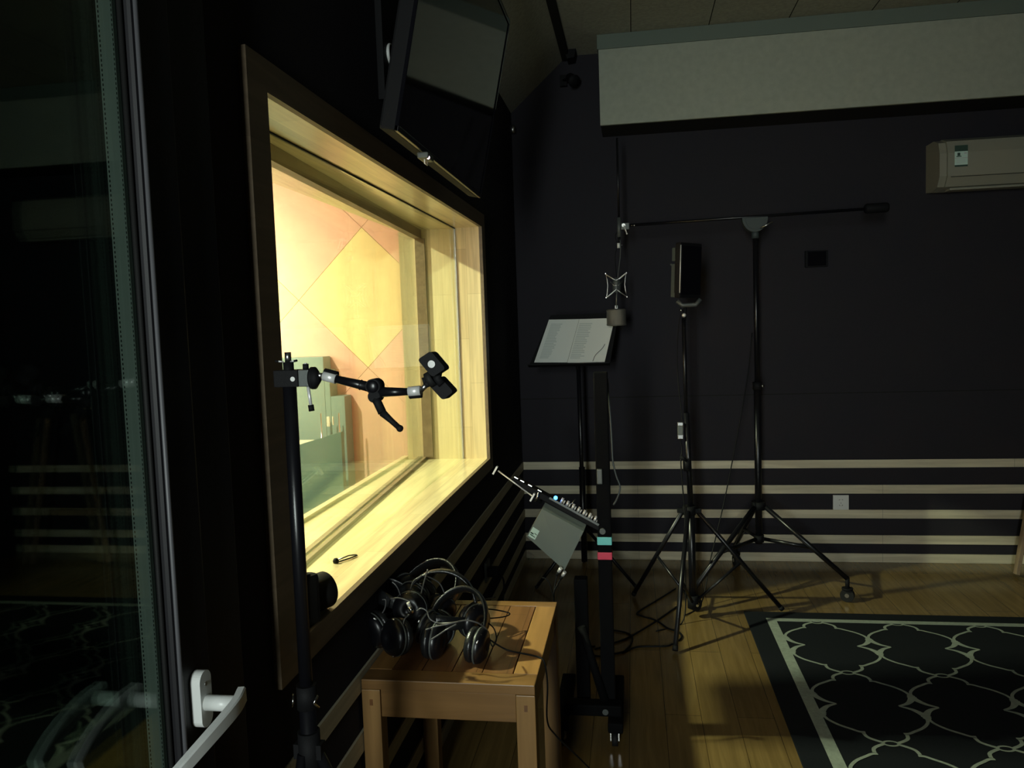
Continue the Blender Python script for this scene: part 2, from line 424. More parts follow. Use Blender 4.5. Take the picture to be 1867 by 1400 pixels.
# ------------------------------------------------------------------ window_1
win = thing('window_1', (0, 2.43, .745), kind='structure')
b = B(); T = .014
oy0, oy1, oz0, oz1 = 1.318, 3.545, .745, 1.90
b.b2((0, oy0, oz0), (T, WY0, oz1), 'case').b2((0, WY1, oz0), (T, oy1, oz1), 'case')
b.b2((0, WY0, oz0), (T, WY1, WZ0), 'case').b2((0, WY0, WZ1), (T, WY1, oz1), 'case')
b.obj('window_casing', win)
B().b2((-WT - .005, WY0, WZ0 - .02), (-.0005, WY1, WZ0), 'sill').b2((-WT - .03, WY0 - .03, WZ0 - .02), (-WT - .005, WY1 + .03, WZ0 + .012), 'sill').obj('window_sill', win)
B().b2((-WT, WY0, WZ1), (-.0005, WY1, WZ1 + .02), 'sill').obj('head_lining', win)
B().b2((-WT, WY1, WZ0 - .02), (-.0005, WY1 + .02, WZ1 + .02), 'jamb').obj('side_lining', win)
B().b2((-WT, WY0 - .02, WZ0 - .02), (-.0005, WY0, WZ1 + .02), 'jamb').obj('side_lining', win)
# front pane and its seals
XP = -.116
B().b2((XP - .004, WY0 + .001, WZ0 + .001), (XP + .004, WY1 - .001, WZ1 - .001), 'glassw').obj('glass_pane', win)
b = B()
b.b2((XP + .0045, WY1 - .005, WZ0), (XP + .009, WY1 - .0002, WZ1), 'steel').b2((XP + .0045, WY0, WZ1 - .004), (XP + .009, WY1, WZ1 - .0002), 'darkgrey')
b.obj('seal', win)
# rear pane, set at an angle in plan
p0, p1 = V((-.165, WY0 + .002, 0)), V((-.2985, WY1 - .002, 0))
e = (p1 - p0).normalized(); nrm = V((e.y, -e.x, 0))
def slab(lo, hi, z0, z1, off0, off1, m, b):
    a, c = p0 + e * lo, p0 + e * hi
    pts = [a + nrm * off0, c + nrm * off0, c + nrm * off1, a + nrm * off1]
    b.prism([(p.x, p.y, 0) for p in pts], (0, 0, z0), (0, 0, z1), m)
L = (p1 - p0).length
b = B(); slab(.01, L - .01, WZ0 + .01, WZ1 - .01, -.004, .004, 'glassw', b); b.obj('glass_pane', win)
b = B()
slab(.0, L - .0, WZ1 - .040, WZ1 - .0005, .006, .034, 'inner', b)
slab(.0, L - .0, WZ0 + .0005, WZ0 + .012, .006, .018, 'inner', b)
slab(L - .016, L - .003, WZ0 + .012, WZ1 - .04, .006, .050, 'inner', b)
slab(.003, .02, WZ0 + .012, WZ1 - .04, .006, .040, 'inner', b)
b.obj('inner_frame', win)
b = B()
slab(.0, L - .0, WZ1 - .020, WZ1 - .0005, -.030, -.006, 'inner', b)
slab(.0, L - .0, WZ0 + .0005, WZ0 + .014, -.022, -.006, 'inner', b)
b.obj('glazing_bead', win)

# ------------------------------------------------------------------ door_1 : glazed door with lever handle
door = thing('door_1', (0, .5, 0), kind='structure')
SY = .972
b = B()
b.b2((-.035, SY, .02), (.03, SY + .088, 2.07), 'darkgrey', .006)
b.b2((-.035, -.06, .02), (.03, .03, 2.07), 'darkgrey', .006)
b.b2((-.035, .03, .02), (.03, SY, .12), 'darkgrey', .004).b2((-.035, .03, 1.98), (.03, SY, 2.07), 'darkgrey', .004)
b.obj('door_frame', door)
b = B(); b.b2((-.06, SY + .089, 0), (.022, DY1, DZ), 'darkgrey', .003).b2((-.06, DY0, 0), (.022, -.061, DZ), 'darkgrey').b2((-.06, -.06, 2.071), (.022, SY + .088, DZ), 'darkgrey')
b.obj('door_surround', door)
B().b2((.009, .032, .122), (.014, SY - .0005, 1.978), 'glassd').b2((-.020, .032, .122), (-.015, SY - .0005, 1.978), 'glassd').obj('glass_pane', door)
b = B().b2((-.0145, SY - .008, .122), (.0085, SY - .001, 1.978), 'alu')
z = .13
while z < 1.97:
    b.b2((-.0120, SY - .0086, z), (-.0108, SY - .0079, z + .0032), 'seam')
    b.b2((.0068, SY - .0086, z), (.0076, SY - .0079, z + .0032), 'seam'); z += .0062
b.obj('glazing_spacer', door)
b = B().tube([(.0165, SY - .004, .12), (.0165, SY - .004, 1.98)], .0035, 'rubber').tube([(.031, SY + .008, .03), (.031, SY + .008, 2.06)], .0035, 'gasket')
b.obj('gasket', door)
# handle
h = thing('door_handle', (.03, 1.016, .878)); h.parent = door; h.location = V((.03, 1.016, .878)) - V((0, .5, 0))
b = B(); n = 28; pts = []
for k in range(n):
    a = 2 * PI * k / n
    pts.append((0, .0150 * math.cos(a), (.0265 if math.sin(a) >= 0 else -.0265) + .0150 * math.sin(a)))
b.prism(pts, (.0305, 1.016, .878), (.0465, 1.016, .878), 'white')
b.obj('rosette', h)
B().cyl((.0466, 1.016, .900), (.0476, 1.016, .900), .003, 'steel').obj('screw', h)
b = B()
b.cyl((.0465, 1.016, .872), (.090, 1.016, .872), .0112, 'white')
path = cat_curve([(.094, 1.030, .879), (.099, 1.004, .876), (.0985, .970, .871), (.094, .93, .863), (.087, .895, .853), (.083, .880, .848)], 6)
i = b.mi('white'); rings = []
for k, p in enumerate(path):
    t_ = (path[min(k + 1, len(path) - 1)] - path[max(k - 1, 0)]).normalized()
    u = V((0, 0, 1)); s_ = t_.cross(u).normalized(); u = s_.cross(t_)
    hx, hz = .0062, .0125 - .004 * k / len(path)
    rings.append([b.bm.verts.new(p + s_ * a * hx + u * c * hz) for a, c in [(-1, -.8), (-.7, -1), (.7, -1), (1, -.8), (1, .8), (.7, 1), (-.7, 1), (-1, .8)]])
for A_, B_ in zip(rings, rings[1:]):
    for j in range(8):
        f = b.bm.faces.new((A_[j], A_[(j + 1) % 8], B_[(j + 1) % 8], B_[j])); f.material_index = i
for R_ in (rings[0], rings[-1]): b.bm.faces.new(R_)
b.obj('lever', h)

# ------------------------------------------------------------------ television on the window wall
t = thing('television', (.05, 2.37, 1.87), 'wall-mounted black television tilted down above the window', 'television')
th = math.radians(12); e_ = V((0, 1, 0)); upv = V((math.sin(th), 0, math.cos(th))); R = axes(e_, V((math.cos(th), 0, -math.sin(th))))
tc_ = V((.120, 2.365, 1.87)) + upv * .315
nv = V((math.cos(th), 0, -math.sin(th)))
B().box(tc_ - nv * .022, (1.04, .632, .040), 'blackm', R, .006).obj('housing', t)
B().box(tc_ + nv * .0005, (1.018, .600, .004), 'gloss', R).obj('screen', t)
b = B()
for s_ in (-1, 1):
    b.box(tc_ + e_ * .5145 * s_ + nv * .001, (.011, .632, .010), 'gloss', R, .002)
b.box(tc_ - upv * .309 + nv * .001, (1.04, .014, .010), 'black', R, .002).box(tc_ + upv * .309 + nv * .001, (1.04, .014, .010), 'gloss', R, .002)
b.obj('bezel', t)
b = B().b2((.002, 2.1, 2.02), (.02, 2.65, 2.36), 'blackm').b2((.02, 2.25, 2.10), (.16, 2.29, 2.13), 'blackm').b2((.02, 2.45, 2.10), (.16, 2.49, 2.13), 'blackm')
b.b2((.02, 2.25, 2.26), (.15, 2.29, 2.29), 'blackm').b2((.02, 2.45, 2.26), (.15, 2.49, 2.29), 'blackm')
b.obj('wall_bracket', t)
pc = V((.125, 2.10, 1.858))
ir = B().box(pc, (.030, .065, .016), 'greym', None, .004).tube([pc + V((.0, -.012, -.008)), pc + V((0, -.012, -.018)), pc + V((0, .016, -.018)), pc + V((0, .016, -.008))], .0018, 'white').obj('sensor_pod', t)
B().ball(pc + V((.012, -.018, -.005)), .0045, 'ledw').obj('power_light', ir)
# white cable loop behind the television
pts = cat_curve([(.02, 2.194, 2.192), (.022, 2.150, 2.178), (.024, 2.131, 2.152), (.022, 2.150, 2.132), (.02, 2.196, 2.126)], 5)
b = B().tube(pts, .004, 'white', rr=[.0012 + .0036 * math.sin(PI * k / (len(pts) - 1)) for k in range(len(pts))])
b.obj('cable_loop', base=(.02, 2.15, 2.12), label='short white cable loop on the wall behind the television edge', category='cable')

# small pale sconce high in the corner and dark clip spotlight
B().lathe([(.004, 0), (.016, .004), (.018, .03), (.012, .045), (.004, .05)], (.012, D - .03, 2.495), (0, 0, 1), 'steel').b2((.006, D - .03, 2.51), (.02, D, 2.53), 'black').obj('wall_sensor', base=(.01, D, 2.5), label='small pale sensor high in the corner of the dark walls', category='sensor')
t = thing('clip_spotlight', (.33, D, 2.74), 'small black spotlight on a bracket under the corner of the ceiling', 'spotlight')
B().b2((.29, D - .03, 2.74), (.33, D, 2.80), 'blackm').tube([(.31, D - .03, 2.77), (.33, D - .08, 2.76), (.35, D - .10, 2.75)], .006, 'blackm').obj('bracket', t)
B().lathe([(.012, 0), (.026, .01), (.030, .06), (.034, .075), (.001, .072)], (.345, D - .06, 2.775), (.4, -.7, -.5), 'blackm').obj('lamp_head', t)
B().prism([(-.02, 0, 0), (.045, 0, .0), (.035, 0, -.045), (-.005, 0, -.05)], (.345, D - .12, CH - .002), (.345, D - .02, CH - .002), 'blackm').obj('cable_box', base=(.345, D - .07, CH - .05), label='little black box where the ceiling beam meets the far wall', category='box')

# ------------------------------------------------------------------ things on the far wall
t = thing('air_conditioner', (2.7, D, 2.02), 'cream wall-mounted air conditioner with a dark green energy sticker', 'air conditioner')
x0, x1 = 2.243, 3.06
prof = [(D, 2.03), (D, 2.285), (D - .12, 2.285), (D - .185, 2.262), (D - .205, 2.20), (D - .205, 2.085), (D - .17, 2.035), (D - .08, 2.02)]
B().prism([(0, y, z) for y, z in prof], (x0 + .035, 0, 0), (x1, 0, 0), 'acw').obj('body', t)
B().prism([(0, y * 1.0 + (.012 if y < D - .1 else 0), z - (.004 if z > 2.2 else -.002)) for y, z in prof], (x0, 0, 0), (x0 + .034, 0, 0), 'acw').obj('end_cap', t)
B().b2((x0 + .06, D - .165, 2.018), (x1, D - .09, 2.030), 'acw', .003).b2((x0 + .05, D - .2055, 2.078), (x1, D - .2045, 2.081), 'seam').obj('air_flap', t)
st = B(); sx, sy = 2.310, D - .2058
st.b2((sx, sy, 2.128), (sx + .062, sy + .0008, 2.235), 'labelp').b2((sx, sy - .0006, 2.205), (sx + .062, sy, 2.235), 'dark').b2((sx, sy - .0006, 2.128), (sx + .062, sy, 2.137), 'dark')
st.b2((sx + .008, sy - .0006, 2.178), (sx + .032, sy, 2.182), 'dark').b2((sx + .013, sy - .0006, 2.183), (sx + .026, sy, 2.198), 'dark').b2((sx + .045, sy - .0006, 2.19), (sx + .057, sy, 2.2), 'ink').b2((sx, sy - .0006, 2.170), (sx + .062, sy, 2.1735), 'ink')
for k in range(4): st.b2((sx + .008, sy - .0006, 2.145 + .006 * k), (sx + .05, sy, 2.1465 + .006 * k), 'ink')
st.obj('energy_sticker', t)

t = thing('wall_socket', (1.80, D, .30), 'white power socket on the striped wall', 'socket')
B().b2((1.760, D - .010, .301), (1.844, D, .384), 'white', .002).obj('face_plate', t)
b = B()
for s_ in (-1, 1):
    b.box((1.802 + s_ * .008, D - .0102, .358), (.002, .001, .008), 'plugdark', Matrix.Rotation(s_ * .5 + PI / 2, 3, 'Y'))
    b.box((1.802 + s_ * .007, D - .0102, .326), (.002, .001, .009), 'plugdark', Matrix.Rotation(s_ * .6, 3, 'Y'))
b.b2((1.801, D - .0107, .336), (1.803, D - .0097, .343), 'plugdark'); b.obj('slots', t)
t = thing('control_box', (1.675, D, 1.66), 'small black switch box on the dark wall above the strips', 'switch')
B().b2((1.616, D - .022, 1.662), (1.735, D, 1.752), 'blackm', .003).obj('box', t)
B().b2((1.628, D - .026, 1.668), (1.724, D - .022, 1.746), 'gloss', .001).obj('cover', t)
t = thing('wall_socket', (0, 3.33, .31), 'dim grey power socket low on the wall under the window', 'socket')
B().b2((.006, 3.285, .285), (.016, 3.371, .371), 'greym', .002).obj('face_plate', t)
t = thing('power_plug', (.016, 3.32, .33), 'black plug pushed into the socket under the window', 'plug')
B().b2((.0162, 3.30, .305), (.06, 3.345, .345), 'rubber', .006).obj('plug_body', t)
B().tube(cat_curve([(.058, 3.32, .318), (.085, 3.31, .29), (.08, 3.30, .2), (.055, 3.29, .08), (.06, 3.25, .008)], 6), .004).obj('cord', t)

# ------------------------------------------------------------------ rug
b = B(); rz = .008
RX0, RX1, RY0, RY1 = 1.157, 3.10, 1.35, 3.765
b.b2((RX0, RY0, .0004), (RX1, RY1, rz), 'rug', .003)
zt = rz + .0012
def strip_box(x0, y0, x1, y1): b.b2((x0, y0, rz - .001), (x1, y1, zt), 'rugl')
ix0, iy1, ix1, iy0 = 1.288, 3.645, 2.972, 1.47
strip_box(1.246, iy1, ix1 + .042, iy1 + .034); strip_box(1.246, iy0 - .034, ix1 + .042, iy0)
strip_box(1.246, iy0, ix0, iy1); strip_box(ix1, iy0, ix1 + .042, iy1)
LZ = [0.0]
def line(pts, wd):
    LZ[0] = (LZ[0] + .00004) % .0006
    pts = [V((*p, 0)) for p in pts]; i = b.mi('rugl'); N = len(pts); Ls = []
    for k, p in enumerate(pts):
        t_ = (pts[min(k + 1, N - 1)] - pts[max(k - 1, 0)]).normalized(); nn = V((-t_.y, t_.x, 0))
        ww = wd[k] if isinstance(wd, list) else wd
        Ls.append((p + nn * ww / 2, p - nn * ww / 2, p))
    for A_, B_ in zip(Ls, Ls[1:]):
        c = (A_[2] + B_[2]) / 2
        if not (ix0 - .004 < c.x < ix1 + .004 and iy0 - .004 < c.y < iy1 + .004): continue
        q = [b.bm.verts.new((v.x, v.y, zt + LZ[0])) for v in (A_[0], B_[0], B_[1], A_[1])]
        f = b.bm.faces.new(q); f.material_index = i
def cc2(pts, n=6): return [(p.x, p.y) for p in cat_curve([(x, y, 0) for x, y in pts], n)]
ax_, ay_ = .1715, .26
for I in range(-1, 6):
    for J in range(-1, 6):
        cx_, cy_ = 1.462 + .343 * I, 3.64 - .52 * J        # rings
        line([(cx_ + .023 * math.cos(2 * PI * k / 16), cy_ + .015 * math.sin(2 * PI * k / 16)) for k in range(17)], .008)
        for sx_ in (-1, 1):
            for sy_ in (-1, 1):
                A1 = cc2([(.022, .004), (.046, .019), (.063, .036), (.068, .060)], 5)
                A2 = cc2([(.060, .067), (.078, .069), (.098, .083), (.134, .110), (.160, .143), (.168, .170), (ax_ - .001, .196)], 4)
                wA2 = [.011 + (.012 if k > len(A2) * .8 else .0) for k in range(len(A2))]
                line([(cx_ + sx_ * x, cy_ + sy_ * y) for x, y in A1], .012)
                line([(cx_ + sx_ * x, cy_ + sy_ * y) for x, y in A2], wA2)
        dx_, dy_ = cx_ + ax_, cy_ - ay_                    # diamonds
        for sy_ in (-1, 1):
            for sx_ in (-1, 1):
                q = cc2([(sx_ * -.004, sy_ * .078), (sx_ * .010, sy_ * .048), (sx_ * .032, sy_ * .020), (sx_ * .066, 0)], 4)
                line([(dx_ + x, dy_ + y) for x, y in q], [.030 - .022 * (k / (len(q) - 1)) for k in range(len(q))])
b.obj('rug', base=(2.1, 2.5, 0), label='dark navy rug with a pale lattice pattern and pale border line', category='rug')

# ------------------------------------------------------------------ stool / bench with headphones
t = thing('wooden_bench', (.2, 2.18, 0), 'low wooden bench with slatted top standing against the window wall', 'bench')
X0, X1, Y0, Y1, Z1 = .008, .4247, 1.737, 2.285, .571
K_ = (1.4 - .571) / (1.4 - .486)
def S(p): return V((AX + (p[0] - AX) * K_, p[1] * K_, HZ - (HZ - p[2]) * K_))
rw = .058
b = B().b2((X0, Y0, Z1 - .024), (X1, Y0 + rw, Z1), 'stoolx', .002).b2((X0, Y1 - rw + .02, Z1 - .024), (X1, Y1, Z1), 'stoolx', .002)
b.b2((X0, Y0 + rw + .001, Z1 - .024), (X0 + rw, Y1 - rw + .019, Z1), 'stool', .002).b2((X1 - rw, Y0 + rw + .001, Z1 - .024), (X1, Y1 - rw + .019, Z1), 'stool', .002)
b.obj('top_frame', t)
b = B(); n = 4; sw = (X1 - X0 - 2 * rw - .002) / n
for k in range(n):
    b.b2((X0 + rw + .001 + k * sw, Y0 + rw + .0015, Z1 - .022), (X0 + rw + k * sw + sw - .001, Y1 - rw + .0185, Z1 - .001), 'stoold', .001)
b.obj('seat_boards', t)
for yy in (Y0 + .004, Y1 - .024):
    B().b2((X0 + .046, yy, Z1 - .092), (X1 - .046, yy + .02, Z1 - .0245), 'stoolx', .001).obj('apron', t)
for xx in (X0 + .006, X1 - .026):
    B().b2((xx, Y0 + .047, Z1 - .085), (xx + .02, Y1 - .047, Z1 - .0245), 'stool', .001).obj('apron', t)
for xx in (X0, X1 - .045):
    for yy in (Y0 - .001, Y1 - .045):
        lg = B().b2((xx, yy, 0), (xx + .045, yy + .046, Z1 - .0245), 'stoolz', .002)
        if yy < 1.9: lg.b2((xx + .019, yy - .0006, Z1 - .063), (xx + .027, yy + .002, Z1 - .048), 'stoold')
        lg.obj('leg', t)

def headphones(base, rot, label, open_=1.0, first=True):
    """band in the local XZ plane, cups at x=+-.075; rot places it"""
    t = thing('headphones', base, label, 'headphones', 'headphones heaped on the wooden bench')
    W, Hh = .078 * open_, .165
    def tr(bm_obj): return bm_obj
    arc = []
    for k in range(21):
        a = PI * k / 20
        arc.append(V((W * 1.08 * math.cos(a), 0, .045 + (Hh - .045) * math.sin(a) ** .8)))
    b = B(); i = b.mi('leather'); rings = []
    for k, p in enumerate(arc):
        t_ = (arc[min(k + 1, 20)] - arc[max(k - 1, 0)]).normalized(); nn = V((-t_.z, 0, t_.x))
        wy = .013 + .009 * math.sin(PI * k / 20); tk = .0035 + .003 * math.sin(PI * k / 20)
        rings.append([b.bm.verts.new(p + V((0, 1, 0)) * wy * math.cos(2 * PI * j / 12) + nn * tk * math.sin(2 * PI * j / 12)) for j in range(12)])
    for A_, B_ in zip(rings, rings[1:]):
        for j in range(12):
            f = b.bm.faces.new((A_[j], A_[(j + 1) % 12], B_[(j + 1) % 12], B_[j])); f.material_index = i; f.smooth = True
    for R_ in (rings[0], rings[-1]): b.bm.faces.new(R_)
    parts = [('headband', b, None)]
    for s_ in (-1, 1):
        c = V((s_ * W, 0, .04)); ax = V((s_, 0, .12)).normalized()
        y = B().tube([V((s_ * W * 1.08, -.008, .075)), V((s_ * (W + .012), -.036, .06)), V((s_ * (W + .012), -.044, .035))], .0032, 'steel')
        y.tube([V((s_ * W * 1.08, .008, .075)), V((s_ * (W + .012), .036, .06)), V((s_ * (W + .012), .044, .035))], .0032, 'steel')
        parts.append(('yoke', y, None))
        cup = B().lathe([(.040, -.004), (.045, .004), (.045, .012), (.040, .020), (.028, .025), (.012, .027), (.010, .024), (.001, .024)], c, ax, 'black', 32)
        cup.lathe([(.0455, .003), (.0464, .0055), (.0455, .008)], c, ax, 'greym', 32)
        pad = B().lathe([(.020, -.006), (.024, -.018), (.034, -.023), (.043, -.017), (.0455, -.007), (.042, -.002), (.020, -.002)], c, ax, 'leather', 32)
        parts.append(('ear_cup', cup, ('ear_pad', pad)))
    for nm, bb, sub in parts:
        o = bb.obj(nm, base=V((0, 0, 0))); o.parent = t; o.location = (0, 0, 0)
        if sub:
            q = sub[1].obj(sub[0], base=V((0, 0, 0))); q.parent = o
    t.rotation_euler = rot
    return t
R_ = math.radians
HP = [((.140, 1.975, .588), (R_(-14), R_(4), R_(4)), 'black headphones topmost on the heap, thick band arching over the others', 1.16),
      ((.070, 1.920, .645), (R_(-62), R_(-12), R_(66)), 'black headphones at the wall side of the heap with ribbed ear pads', 1.0),
      ((.185, 1.865, .590), (R_(-38), R_(12), R_(-14)), 'black headphones leaning at the outer side of the heap', .9),
      ((.070, 1.840, .620), (R_(-84), R_(4), R_(-12)), 'black headphones lying lowest at the near edge of the heap', 1.0),
      ((.115, 1.985, .660), (R_(-70), R_(6), R_(96)), 'black headphones in the middle of the heap, round cup facing out', .95),
      ((.190, 2.040, .622), (R_(-78), R_(0), R_(150)), 'black headphones half hidden at the far side of the heap', 1.0),
      ((.150, 1.850, .640), (R_(-96), R_(10), R_(60)), 'black headphones wedged between the outer cup and the near edge', .95),
      ((.055, 2.020, .630), (R_(-50), R_(14), R_(-30)), 'black headphones half hidden against the wall behind the heap', 1.0)]
for p, r, l, o_ in HP: headphones(p, r, l, o_)
def wire(name, pts, r, label, group=None, m='cable', sub=8):
    o = B().tube(cat_curve(pts, sub), r, m).obj(name, base=V(pts[0]))
    o['label'] = label; o['category'] = 'cable'
    if group: o['group'] = group
    return o
G = 'headphone cords over the heap'
def W(label, *p, r=.0018, m='cord'): wire('headphone_cord', [pt(*q) for q in p], r, label, G, m)
W('short bright cord end pointing up beside the window casing', (730, 1085, 1.90), (726, 1074, 1.90), (721, 1066, 1.90), (715, 1061, 1.90))
W('hooked cord curving down at the wall side of the heap', (697, 1093, 1.86), (703, 1094, 1.86), (702, 1108, 1.86), (696, 1119, 1.86), (687, 1129, 1.86), (690, 1150, 1.88))
W('curled cord arching over the top of the headphone heap', (752, 1080, 1.95), (749, 1073, 1.94), (754, 1060, 1.93), (763, 1053, 1.93), (775, 1050, 1.94), (800, 1062, 1.98), (812, 1085, 2.0))
W('straight cord end standing up out of the headphone heap', (766, 1095, 1.93), (769, 1078, 1.93), (774, 1058, 1.92), (780, 1038, 1.92))
W('bright double bend of cord in front of the wall-side cup', (712, 1092, 1.82), (725, 1090, 1.82), (738, 1093, 1.82), (748, 1099, 1.82), (745, 1112, 1.82), (750, 1118, 1.82))
W('cord hanging down the near face of the headphone heap', (746, 1120, 1.80), (737, 1130, 1.80), (735, 1148, 1.79), (735, 1163, 1.79), (728, 1180, 1.79), (718, 1197, 1.80))
W('cord draped across the heap towards the bench edge', (760, 1114, 1.83), (768, 1109, 1.83), (778, 1114, 1.83), (784, 1128, 1.82), (800, 1136, 1.82), (825, 1135, 1.81), (850, 1131, 1.82), (872, 1136, 1.83), (888, 1147, 1.86))
W('straight cord crossing below the middle cup', (776, 1148, 1.79), (795, 1142, 1.79), (815, 1138, 1.79), (836, 1133, 1.80))
W('lower slanting cord across the near face of the heap', (786, 1166, 1.78), (800, 1157, 1.78), (815, 1147, 1.78), (832, 1138, 1.79))
W('cord rising steeply beside the band towards the far bench edge', (848, 1114, 1.94), (857, 1102, 1.96), (868, 1096, 2.0), (890, 1092, 2.05), (903, 1089, 2.08), m='cable')
W('open cord loop floating over the bench boards', (862, 1112, 1.98), (880, 1110, 2.03), (905, 1112, 2.06), (929, 1118, 2.07), (920, 1124, 2.05), (895, 1127, 2.02), (862, 1128, 1.98), m='cable')
W('tight curl of cord at the outer side of the heap', (876, 1140, 1.90), (885, 1134, 1.92), (900, 1145, 1.94), (905, 1165, 1.92), (898, 1178, 1.90), (890, 1160, 1.90), (884, 1146, 1.90), m='cable')
wire('headphone_cord', [pt(884, 1150, 1.90), pt(892, 1165, 1.90), (.330, 1.925, .5735), (.375, 1.905, .5735), (.418, 1.885, .5735), (.432, 1.88, .560), (.436, 1.89, .50), (.430, 1.91, .40), (.445, 1.95, .34), (.50, 2.05, .22), (.56, 2.2, .06), (.58, 2.26, .006)], .0022, 'long cord running over the bench edge and down to the floor', G)
t = thing('cord_jack', pt(748, 1106, 1.81), 'chrome headphone jack lying on the near side of the heap', 'plug')
B().cyl(pt(744, 1098, 1.81), pt(747, 1106, 1.81), .0045, 'nickel').cyl(pt(747, 1106, 1.81), pt(752, 1117, 1.81), .0055, 'chrome').obj('jack_body', t)

# ------------------------------------------------------------------ things on the sill
t = thing('camera_body', (-.05, 1.49, WZ0), 'black photo camera with a stubby lens standing on the window sill', 'camera')
cd = V((.42, .9, 0)).normalized(); R = axes(V((cd.y, -cd.x, 0)), V((0, 0, 1)))   # local Y along viewing direction
cc_ = V((-.056, 1.485, WZ0 + .0555))
def L_(x, y, z): return cc_ + R @ V((x, y, z))
yv = R @ V((0, 1, 0)); flip = 1 if yv.dot(cd) > 0 else -1
b = B().box(L_(0, 0, .006), (.125, .055, .104), 'blackm', R, .012).box(L_(.045, .02 * flip, 0), (.035, .055, .105), 'rubber', R, .012)
b.prism([R @ V(p) for p in [(-.03, 0, 0), (.03, 0, 0), (.018, 0, .028), (-.018, 0, .028)]], L_(-.002, -.028, .057), L_(-.002, .03, .057), 'blackm')
b.obj('camera_housing', t)
b = B().box(L_(-.002, 0, .087), (.026, .03, .004), 'greym', R)
b.cyl(L_(.042, 0, .055), L_(.042, 0, .066), .011, 'blackm').cyl(L_(-.045, 0, .055), L_(-.045, 0, .064), .012, 'blackm')
b.obj('dials', t)
lo = V((-.036, 1.531, WZ0 + .0405))
B().lathe([(.030, -.03), (.034, -.01), (.0375, .004), (.0375, .03), (.0395, .032), (.0395, .066), (.036, .068), (.034, .062)], lo, cd, 'rubber', 40).obj('lens_barrel', t)
B().lathe([(.034, .0), (.02, .006), (.001, .008)], lo + cd * .056, cd, 'lensg', 32).obj('front_glass', t)
t = thing('earphone_clip', (-.105, 1.91, WZ0), 'tiny black clip lying on the lit window sill', 'clip')
B().lathe([(.001, 0), (.007, .001), (.008, .006), (.005, .012), (.001, .013)], (-.108, 1.905, WZ0 + .0003), (0, 0, 1), 'rubber').obj('clip_head', t)
B().tube([(-.105, 1.915, WZ0 + .006), (-.088, 1.945, WZ0 + .008), (-.075, 1.967, WZ0 + .004)], .002, 'steel').tube([(-.100, 1.905, WZ0 + .004), (-.082, 1.935, WZ0 + .004), (-.072, 1.965, WZ0 + .003)], .0018, 'rubber').obj('clip_arm', t)
t = thing('mobile_phone', (-.04, 1.44, WZ0), 'small black device lying at the near end of the sill', 'phone')
B().box((-.046, 1.424, WZ0 + .0095), (.070, .042, .018), 'blackm', Matrix.Rotation(.15, 3, 'Z'), .004).obj('device_body', t)
wire('sill_cord', [(-.010, 1.425, WZ0 + .006), (.006, 1.420, WZ0 + .003), (.018, 1.412, WZ0 - .008), (.018, 1.408, WZ0 - .02)], .002, 'short pale cord end hanging over the sill edge by the black device', m='white')

# ------------------------------------------------------------------ near stand with articulated arm
NX, NY = .115, 1.2
t = thing('light_stand', (NX, NY, 0), 'black stand nearest the window frame, carrying the jointed clamp arm', 'stand')
b = B().cyl((NX, NY, .80), (NX, NY, 1.314), .0110, 'black').cyl((NX, NY, .06), (NX, NY, .80), .0135, 'black')
b.obj('pole', t)
B().cyl((NX, NY, 1.318), (NX, NY, 1.3525), .0085, 'blackm').cyl((NX, NY, 1.3525), (NX, NY, 1.3685), .0052, 'steel', n=16).obj('spigot', t)
B().cyl((NX, NY, .775), (NX, NY, .815), .0165, 'blackm').tube([(NX - .022, NY - .006, .800), (NX - .018, NY - .014, .790), (NX - .024, NY - .008, .780)], .0022, 'chrome').tube([(NX + .022, NY - .006, .800), (NX + .018, NY - .014, .790), (NX + .024, NY - .008, .780)], .0022, 'chrome').obj('height_lock', t)
B().cyl((NX, NY, .66), (NX, NY, .735), .0185, 'blackm').b2((NX - .024, NY - .01, .69), (NX + .024, NY + .01, .715), 'blackm').obj('leg_collar', t)
for k in range(3):
    a = R_(0 + 120 * k); rr = .085 if abs(math.cos(a) + .5) < .01 else .26; s_ = (.18 if k else .34)
    f = V((NX + s_ * math.cos(a), NY + s_ * math.sin(a), .012)); 
    if f.x < .03: f.x = .03
    B().cyl((NX + .014 * math.cos(a), NY + .014 * math.sin(a), .70), f, .009, 'black').ball(f, .012, 'rubber').obj('leg', t)
    B().cyl((NX + .010 * math.cos(a), NY + .010 * math.sin(a), .12), V((NX, NY, .70)) * .45 + f * .55, .005, 'black').obj('brace', t)
# clamp + magic arm
t = thing('clamp_arm', (NX, NY, 1.32), 'black jointed clamp arm with chrome knobs gripping the pole before the window', 'clamp')
YA = NY - .005
b = B().box((NX - .0005 + .001, NY, 1.3265), (.041, .030, .027), 'blackm', None, .0015)
b.obj('clamp_body', t)
B().box((NX + .0305, NY - .001, 1.3265), (.018, .026, .027), 'greym', None, .0015).obj('clamp_jaw', t)
B().cyl((NX + .0140, NY - .0155, 1.326), (NX + .0140, NY - .0185, 1.326), .0038, 'nickel').obj('clamp_bolt', t)
B().cyl((NX + .031, NY - .004, 1.34), (NX + .031, NY - .004, 1.349), .0048, 'blackm').cyl((NX + .031, NY - .004, 1.349), (NX + .031, NY - .004, 1.3505), .0026, 'nickel').obj('bar_knob', t)
B().cyl((NX + .033, NY - .004, 1.315), (NX + .0375, NY - .006, 1.279), .0026, 'nickel').obj('tightening_bar', t)
B().cyl((NX + .0370, NY - .006, 1.283), (NX + .0382, NY - .006, 1.273), .0046, 'blackm').obj('bar_tip', t)
b = B()
